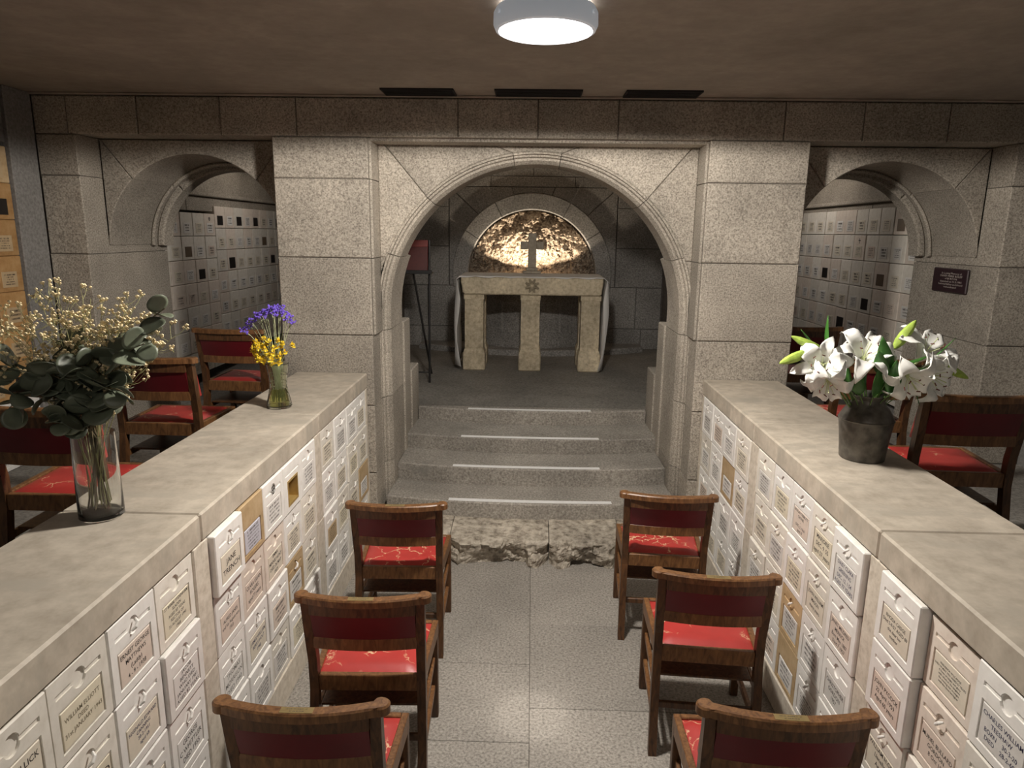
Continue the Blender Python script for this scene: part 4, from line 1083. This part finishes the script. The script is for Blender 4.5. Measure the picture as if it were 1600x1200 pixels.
# ---- lilies
rl = random.Random(11)
MOUTH = Vector((JV[0], JV[1], CT+.26))
def petal(Rr, W, rec, rn, n=10, m=6):
    vs = []
    for i in range(n+1):
        t = i/n
        r = Rr*(.06+.95*t**1.15); h = Rr*(.62*math.sin(min(1, t*1.25)*PI/2)) - rec*Rr*max(0, t-.5)**2*3.0
        wd = W*(math.sin(PI*(.05+.95*t)**.80)**.8)*(.62+.5*t) if t < 1 else .001
        for j in range(m+1):
            u = -1+2*j/m
            wave = .014*math.sin(t*11+u*3+rn)*abs(u)**2*t
            vs.append((r+0*u, u*wd/2, h+.18*wd*(u*u)*(1-.5*t)+wave))
    fs = [(i*(m+1)+j, i*(m+1)+j+1, (i+1)*(m+1)+j+1, (i+1)*(m+1)+j) for i in range(n) for j in range(m)]
    return vs, fs
def lily(base, d, Rr, label, opening=1.0, recurve=1.0, roll=0.0):
    t = empty('lily_bloom', base); tag(t, label, 'flower', 'white lilies in the tin jug')
    d = Vector(d).normalized(); q = d.to_track_quat('Z', 'Y').to_matrix()
    for k in range(6):
        a = roll+k*PI/3+rl.uniform(-.08, .08); inner = k % 2 == 0
        vs, fs = petal(Rr*rl.uniform(.93, 1.05), Rr*(.72 if inner else .50), recurve*rl.uniform(.6, 1.25), rl.uniform(0, 6))
        out = []
        for (x, y, z) in vs:
            x *= opening
            v = Matrix.Rotation(a, 3, 'Z') @ Vector((x, y, z+(0 if inner else -.004)))
            out.append(tuple(q @ v))
        o = B().add(out, fs).build('petal', M_PETAL, t, smooth=True); thicken(o, .0016)
    o = B().tube([q @ Vector((0, 0, -.02)), q @ Vector((0, 0, .012)), q @ Vector((0, 0, .03))], [.006, .011, .004], 10).build('throat', M_THROAT, t, smooth=True)
    for k in range(6):
        a = k*PI/3+.3; e = q @ Vector((.28*Rr*math.cos(a), .28*Rr*math.sin(a), .70*Rr)); m_ = q @ Vector((.08*Rr*math.cos(a), .08*Rr*math.sin(a), .35*Rr))
        fl = B().tube([q @ Vector((0, 0, .01)), m_, e], .0011, 5).build('filament', M_THROAT, t)
        s_ = q @ Vector((-.5*math.sin(a), .5*math.cos(a), .4)); s_.normalize(); B().tube([e-s_*.007, e+s_*.007], .0022, 6).build('anther', M_ANTHER, fl)
    B().tube([q @ Vector((0, 0, .01)), q @ Vector((0, 0, .82*Rr))], [.0014, .002], 6).build('pistil', M_THROAT, t)
    # stem to the jug
    p0 = Vector((0, 0, 0))-d*.015; mo = MOUTH-Vector(base)+Vector((rl.uniform(-.035, .035), rl.uniform(-.03, .03), -.10))
    B().tube(bez(p0, (p0*.6+mo*.4)-d*.05, mo, 8), .0035, 6).build('stem', M_STEM, t, smooth=True)
    return t
lily((1.335, 2.80, 1.590), (-.02, -.62, .78), .132, 'upright white lily at the top centre of the jug', 1.0, .6)
lily((1.175, 2.79, 1.575), (-.42, -.85, .22), .122, 'large open white lily on the left, leaning over the counter', 1.0, 1.0, .3)
lily((1.195, 2.77, 1.535), (-.22, -.75, -.58), .112, 'white lily facing down under the left bloom', .95, .7, .1)
lily((1.490, 2.755, 1.560), (.02, -.82, -.48), .125, 'nodding white lily on the right facing the aisle', .95, 1.0)
lily((1.600, 2.87, 1.590), (.30, -.45, .84), .145, 'white lily turned up and away at the far right', .95, .35, .5)
lily((1.590, 2.82, 1.550), (.40, -.82, -.20), .135, 'cream tinted lily seen sideways behind the nodding bloom', .85, .3, .2)
lily((1.41, 2.92, 1.60), (.25, .35, .9), .10, 'small white lily half hidden behind the green leaves', .9, .7, .2)
def bud(tip, base, r, label):
    t = empty('lily_bud', base); tag(t, label, 'bud', 'green lily buds in the tin jug')
    v = Vector(tip)-Vector(base); L_ = v.length
    pts = [v*s for s in (0, .08, .25, .5, .75, .92, 1)]; rr = [r*k for k in (.25, .62, .95, 1, .78, .42, .12)]
    b_ = B(); P = pts; n = 12; ref = Vector((0, 0, 1)); tdir = v.normalized(); u = (ref-tdir*ref.dot(tdir)).normalized(); w_ = tdir.cross(u); vs = []
    for p, q in zip(P, rr):
        for k in range(n): a = 2*PI*k/n; g = 1-.13*(abs(math.sin(1.5*a)) < .35); vs.append(p+(u*math.cos(a)+w_*math.sin(a))*q*g)
    fs = [(i*n+k, i*n+(k+1) % n, (i+1)*n+(k+1) % n, (i+1)*n+k) for i in range(len(P)-1) for k in range(n)]
    fs += [tuple(range(n-1, -1, -1)), tuple((len(P)-1)*n+k for k in range(n))]
    b_.add(vs, fs).build('bud_body', M_BUD, t, smooth=True)
    mo = MOUTH-Vector(base)+Vector((rl.uniform(-.03, .03), rl.uniform(-.03, .03), -.10))
    B().tube(bez((0, 0, 0), mo*.35-tdir*.06, mo, 8), .003, 6).build('stem', M_STEM, t, smooth=True)
bud((.991, 2.75, 1.586), (1.125, 2.80, 1.628), .020, 'pale green lily bud pointing left over the counter edge')
bud((1.065, 2.85, 1.682), (1.20, 2.85, 1.622), .020, 'darker green lily bud above the leftmost bud')
bud((1.552, 2.84, 1.757), (1.478, 2.84, 1.640), .021, 'upright green lily bud pointing up to the right')
bud((1.768, 2.80, 1.530), (1.632, 2.80, 1.594), .019, 'yellow green lily bud pointing to the far right')
leaves = [((1.224, 2.85, 1.60), (1.192, 2.85, 1.770), .034), ((1.19, 2.89, 1.62), (1.128, 2.90, 1.715), .022), ((1.60, 2.80, 1.595), (1.695, 2.80, 1.695), .022), ((1.43, 2.76, 1.53), (1.365, 2.72, 1.705), .062), ((1.40, 2.74, 1.54), (1.350, 2.70, 1.66), .055), ((1.37, 2.74, 1.46), (1.375, 2.71, 1.585), .05), ((1.44, 2.75, 1.47), (1.43, 2.72, 1.62), .06), ((1.33, 2.77, 1.46), (1.29, 2.74, 1.56), .05), ((1.30, 2.78, 1.47), (1.25, 2.75, 1.60), .05), ((1.46, 2.77, 1.47), (1.50, 2.75, 1.52), .05),
          ((1.35, 2.82, 1.45), (1.24, 2.78, 1.585), .05), ((1.36, 2.85, 1.45), (1.30, 2.88, 1.60), .045), ((1.43, 2.83, 1.45), (1.50, 2.82, 1.57), .05), ((1.42, 2.80, 1.46), (1.455, 2.78, 1.58), .04), ((1.47, 2.80, 1.58), (1.60, 2.79, 1.615), .038), ((1.52, 2.80, 1.57), (1.60, 2.77, 1.58), .035),
          ((1.38, 2.85, 1.46), (1.37, 2.86, 1.63), .05), ((1.31, 2.84, 1.46), (1.21, 2.86, 1.60), .04), ((1.45, 2.88, 1.46), (1.52, 2.90, 1.62), .045), ((1.55, 2.78, 1.50), (1.57, 2.76, 1.42), .035), ((1.30, 2.81, 1.52), (1.19, 2.80, 1.62), .04)]
ls = empty('lily_foliage', (JV[0], JV[1], CT+.262)); tag(ls, 'dark green pointed lily leaves filling the mouth of the jug', 'foliage')
for (p0, p1, wd) in leaves:
    p0 = Vector(p0)-ls.location; p1 = Vector(p1)-ls.location; d = p1-p0
    vs, fs = leaf_mesh(d.length, wd, rl.uniform(-.15, .15), .25, rl)
    o = B().add(orient(vs, p0, d, rl.uniform(-.6, .6)), fs).build('leaf', M_LEAF, ls, smooth=True); thicken(o)
    B().tube(bez(p0, p0*.5+Vector((0, 0, -.03)), Vector((rl.uniform(-.02, .02), rl.uniform(-.02, .02), -.12)), 6), .0022, 5).build('stem', M_STEM, ls, smooth=True)
# ---- eucalyptus and dried white blossom in the glass vase
re_ = random.Random(21)
GM = Vector((GV[0], GV[1], CT+.26))
def euc_leaf(size, cup, n=10):
    vs = [(0, 0, 0)]; k = 9; m = 4
    for j in range(1, m+1):
        for i in range(k*2):
            a = 2*PI*i/(k*2); r = j/m
            x = .5*size*r*math.sin(a)*(1.06); z = .5*size-.5*size*r*math.cos(a)*1.0
            vs.append((x, cup*size*(r*r)*(.7+.6*math.cos(2*a)), z))
    vs[0] = (0, 0, .5*size)
    N = k*2; fs = [(0, 1+i, 1+(i+1) % N) for i in range(N)]
    for j in range(m-1):
        for i in range(N): fs.append((1+j*N+i, 1+(j+1)*N+i, 1+(j+1)*N+(i+1) % N, 1+j*N+(i+1) % N))
    return vs, fs
EUC = []
for k in range(6):
    vs, fs = euc_leaf(1.0, re_.uniform(-.22, .22)); EUC.append((vs, fs))
def euc_branch(end, n, size, label, ctrl=None, base_off=(0, 0), face=None):
    base = Vector((GM.x+base_off[0], GM.y+base_off[1], CT+.03)); end = Vector(end)
    t = empty('eucalyptus_branch', base); tag(t, label, 'branch', 'eucalyptus branches in the glass vase')
    m = Vector(ctrl) if ctrl else Vector((GM.x+base_off[0]*.6, GM.y+base_off[1]*.6, max(end.z, GM.z+.10)-.02))
    nk = Vector((GM.x-base_off[0]*.4, GM.y-base_off[1]*.4, GM.z))
    path = [base*(1-s)+nk*s for s in (0, .33, .66)] + bez(nk, m, end, 9)
    path = [p-base for p in path]
    B().tube(path, [.0035-.0022*i/len(path) for i in range(len(path))], 6).build('stem', M_EUCSTEM, t, smooth=True)
    up = path[3:]
    for i in range(n):
        s = (i+.6)/n; f_ = .18+.82*s; idx = min(len(up)-2, int(f_*(len(up)-1))); fr_ = f_*(len(up)-1)-idx
        p = up[idx]*(1-fr_)+up[idx+1]*fr_; tan = (up[idx+1]-up[idx]).normalized()
        a = i*2.4+re_.uniform(-.4, .4); side = tan.orthogonal().normalized(); side.rotate(Matrix.Rotation(a, 3, tan))
        d = (side*1.0+tan*.45+Vector((0, 0, -.25))).normalized()
        vs, fs = re_.choice(EUC); sz = size*re_.uniform(.8, 1.15)*(1-.25*s)
        vs = [(v[0]*sz, v[1]*sz, v[2]*sz) for v in vs]
        o = B().add(orient(vs, p, d, re_.uniform(-1, 1)), fs).build('leaf', M_EUC, t, smooth=True); thicken(o)
    return t
EB = [((-1.095, 2.05, 1.845), 7, .085, 'eucalyptus branch rising highest at the right of the vase', (-1.26, 2.03, 1.74), (.02, .01)),
      ((-1.14, 2.00, 1.745), 8, .085, 'eucalyptus branch leaning right below the highest one', (-1.28, 1.98, 1.70), (.025, -.015)),
      ((-1.195, 1.97, 1.60), 7, .078, 'eucalyptus branch drooping low at the right of the vase', (-1.28, 1.98, 1.66), (.03, 0)),
      ((-1.62, 2.00, 1.66), 8, .085, 'eucalyptus branch reaching out of frame at the left edge', (-1.46, 2.0, 1.70), (-.03, 0)),
      ((-1.55, 1.96, 1.545), 8, .082, 'eucalyptus branch drooping low at the left edge', (-1.44, 1.98, 1.68), (-.03, -.02)),
      ((-1.43, 1.95, 1.66), 8, .085, 'eucalyptus branch bushy at the front left of the bouquet', None, (-.02, -.02)),
      ((-1.31, 1.96, 1.68), 9, .082, 'eucalyptus branch bushy at the front centre of the bouquet', None, (.0, -.025)),
      ((-1.38, 1.95, 1.51), 6, .075, 'eucalyptus sprig hanging over the rim of the glass vase', (-1.36, 1.95, 1.58), (0, -.03)),
      ((-1.46, 2.10, 1.74), 8, .08, 'eucalyptus branch standing in the middle behind the dried blossom', None, (-.01, .02)),
      ((-1.26, 2.08, 1.72), 7, .08, 'eucalyptus branch behind the centre of the bouquet', None, (.01, .02))]
for e in EB: euc_branch(e[0], e[1]+5, e[2]*1.06, *e[3:])
def sphere_pts(b_, c, r):
    c = Vector(c); vs = [c+Vector(p)*r for p in ((1, 0, 0), (-1, 0, 0), (0, 1, 0), (0, -1, 0), (0, 0, 1), (0, 0, -1), (.6, .6, .55), (-.6, .6, .55), (-.6, -.6, .55), (.6, -.6, .55))]
    b_.add(vs, [(4, 6, 7), (4, 7, 8), (4, 8, 9), (4, 9, 6), (6, 0, 2), (6, 2, 7), (7, 2, 1), (7, 1, 8), (8, 1, 3), (8, 3, 9), (9, 3, 0), (9, 0, 6), (5, 2, 0), (5, 1, 2), (5, 3, 1), (5, 0, 3)])
GE = [(-1.66, 2.05, 1.85), (-1.60, 2.12, 1.84), (-1.55, 2.15, 1.865), (-1.48, 2.10, 1.885), (-1.44, 2.08, 1.895), (-1.40, 2.14, 1.87), (-1.35, 2.10, 1.865), (-1.30, 2.08, 1.86), (-1.26, 2.14, 1.85), (-1.22, 2.10, 1.84), (-1.17, 2.10, 1.81), (-1.13, 2.06, 1.765), (-1.52, 2.0, 1.78), (-1.62, 1.98, 1.74), (-1.33, 2.02, 1.80), (-1.42, 2.02, 1.81), (-1.25, 2.04, 1.79), (-1.10, 2.08, 1.75)]
ORDX = ORD+['fourteenth', 'fifteenth', 'sixteenth', 'seventeenth', 'eighteenth', 'nineteenth', 'twentieth']+['twenty-'+o for o in ORD[:9]]+['thirtieth', 'thirty-first']
GE.sort(key=lambda p: p[0])
for i, e in enumerate(GE):
    base = Vector((GM.x+re_.uniform(-.03, .03), GM.y+re_.uniform(-.03, .03), CT+.04)); e = Vector(e)
    t = empty('dried_blossom_sprig', base); tag(t, 'thin sprig of tiny dried cream blossom above the eucalyptus, %s from the left' % ORDX[i], 'sprig', 'dried blossom sprigs in the glass vase')
    st_ = B(); bl = B()
    main = bez(Vector((0, 0, 0)), Vector((GM.x, GM.y, GM.z+.08))-base, e-base, 8); st_.tube(main, [.0018-.0001*k for k in range(9)], 5)
    for k in range(34):
        f_ = re_.uniform(.50, 1); idx = min(7, int(f_*8)); p = main[idx].lerp(main[idx+1], f_*8-idx) if idx < 8 else main[8]
        tip = p+Vector((re_.uniform(-.05, .05), re_.uniform(-.05, .05), re_.uniform(.005, .06)))*(.8+.5*(1-f_))
        st_.tube([p, (p+tip)/2+Vector((0, 0, -.004)), tip], .0007, 4, False)
        for _ in range(3):
            c = tip+Vector((re_.uniform(-.012, .012), re_.uniform(-.012, .012), re_.uniform(-.006, .012)))
            st_.tube([tip-Vector((0, 0, .01)), c], .0005, 3, False); sphere_pts(bl, c, re_.uniform(.004, .0068))
    st_.build('stem', M_GYPSTEM, t); tag(bl.build('blossom', M_GYPS, t, smooth=True), kind='stuff')
# ---- purple and yellow dried flowers in the green vase
rp = random.Random(31)
NM = Vector((NV[0], NV[1], CT+.225))
PU = [(-1.455, 3.47, 1.575), (-1.435, 3.49, 1.60), (-1.415, 3.47, 1.625), (-1.395, 3.50, 1.645), (-1.375, 3.47, 1.655), (-1.355, 3.50, 1.67), (-1.335, 3.47, 1.675), (-1.315, 3.50, 1.69), (-1.30, 3.47, 1.695), (-1.28, 3.50, 1.69), (-1.26, 3.47, 1.675), (-1.245, 3.49, 1.66), (-1.225, 3.47, 1.645), (-1.22, 3.50, 1.62), (-1.345, 3.44, 1.655), (-1.285, 3.44, 1.67)]
for i, e in enumerate(sorted(PU)):
    base = Vector((NM.x+rp.uniform(-.02, .02), NM.y+rp.uniform(-.02, .02), CT+.03)); e = Vector(e)
    t = empty('purple_statice', base); tag(t, 'dried purple flower sprig in the green vase, %s from the left' % ORDX[i], 'flower', 'purple flowers in the green vase')
    main = bez(Vector((0, 0, 0)), Vector((NM.x+(e.x-NM.x)*.25, NM.y, NM.z+.10))-base, e-base, 7)
    b_ = B(); b_.tube(main, .0016, 5)
    for k in range(3): b_.tube([main[-2], main[-1]+Vector((rp.uniform(-.018, .018), rp.uniform(-.018, .018), rp.uniform(-.012, .004)))], .0009, 4)
    b_.build('stem', M_PALESTEM, t, smooth=True)
    bl = B()
    for k in range(16):
        c = main[-1]+Vector((rp.uniform(-.020, .020), rp.uniform(-.02, .02), rp.uniform(-.012, .014))); sphere_pts(bl, c, rp.uniform(.004, .0075))
    tag(bl.build('blossom', M_PURPLE, t), kind='stuff')
YE = [(-1.405, 3.46, 1.505), (-1.385, 3.44, 1.525), (-1.36, 3.45, 1.505), (-1.345, 3.44, 1.54), (-1.325, 3.43, 1.515), (-1.30, 3.44, 1.49), (-1.275, 3.45, 1.53), (-1.26, 3.44, 1.50), (-1.245, 3.45, 1.47), (-1.205, 3.46, 1.505), (-1.375, 3.43, 1.47), (-1.345, 3.43, 1.455), (-1.31, 3.42, 1.455), (-1.28, 3.43, 1.45), (-1.345, 3.42, 1.43), (-1.30, 3.42, 1.415), (-1.27, 3.43, 1.42), (-1.39, 3.45, 1.445), (-1.395, 3.43, 1.49), (-1.37, 3.42, 1.50), (-1.335, 3.42, 1.49), (-1.31, 3.42, 1.53), (-1.285, 3.42, 1.50), (-1.26, 3.42, 1.46), (-1.325, 3.41, 1.475), (-1.29, 3.41, 1.475), (-1.36, 3.41, 1.44), (-1.245, 3.43, 1.52), (-1.40, 3.44, 1.475), (-1.30, 3.40, 1.44)]
for i, e in enumerate(sorted(YE)):
    e = Vector(e); base = Vector((NM.x+rp.uniform(-.02, .02), NM.y+rp.uniform(-.02, .02), CT+.05))
    t = empty('yellow_flower', base); tag(t, 'small ragged yellow flower above the green vase rim, %s from the left' % ORDX[i], 'flower', 'yellow flowers in the green vase')
    B().tube(bez(Vector((0, 0, 0)), Vector((NM.x, NM.y-.01, NM.z+.03))-base, e-base, 7), .0014, 5).build('stem', M_PALESTEM, t, smooth=True)
    d = Vector((rp.uniform(-.6, .6), -1, rp.uniform(-.1, .7))).normalized(); pb = B()
    for k in range(11):
        a = k*2*PI/11+rp.uniform(-.3, .3); ln = rp.uniform(.013, .027)
        vs, fs = leaf_mesh(ln, .014, .25, .2, rp, 4)
        q = d.to_track_quat('Z', 'Y').to_matrix(); dd = q @ Vector((math.cos(a), math.sin(a), .35+.3*(k % 2)))
        pb.add(orient(vs, e-base, dd, rp.uniform(-.5, .5)), fs)
    pb.build('petals', M_YELLOW, t)
    cb_ = B(); sphere_pts(cb_, e-base+d*.004, .005); cb_.build('flower_centre', M_GYPSTEM, t)
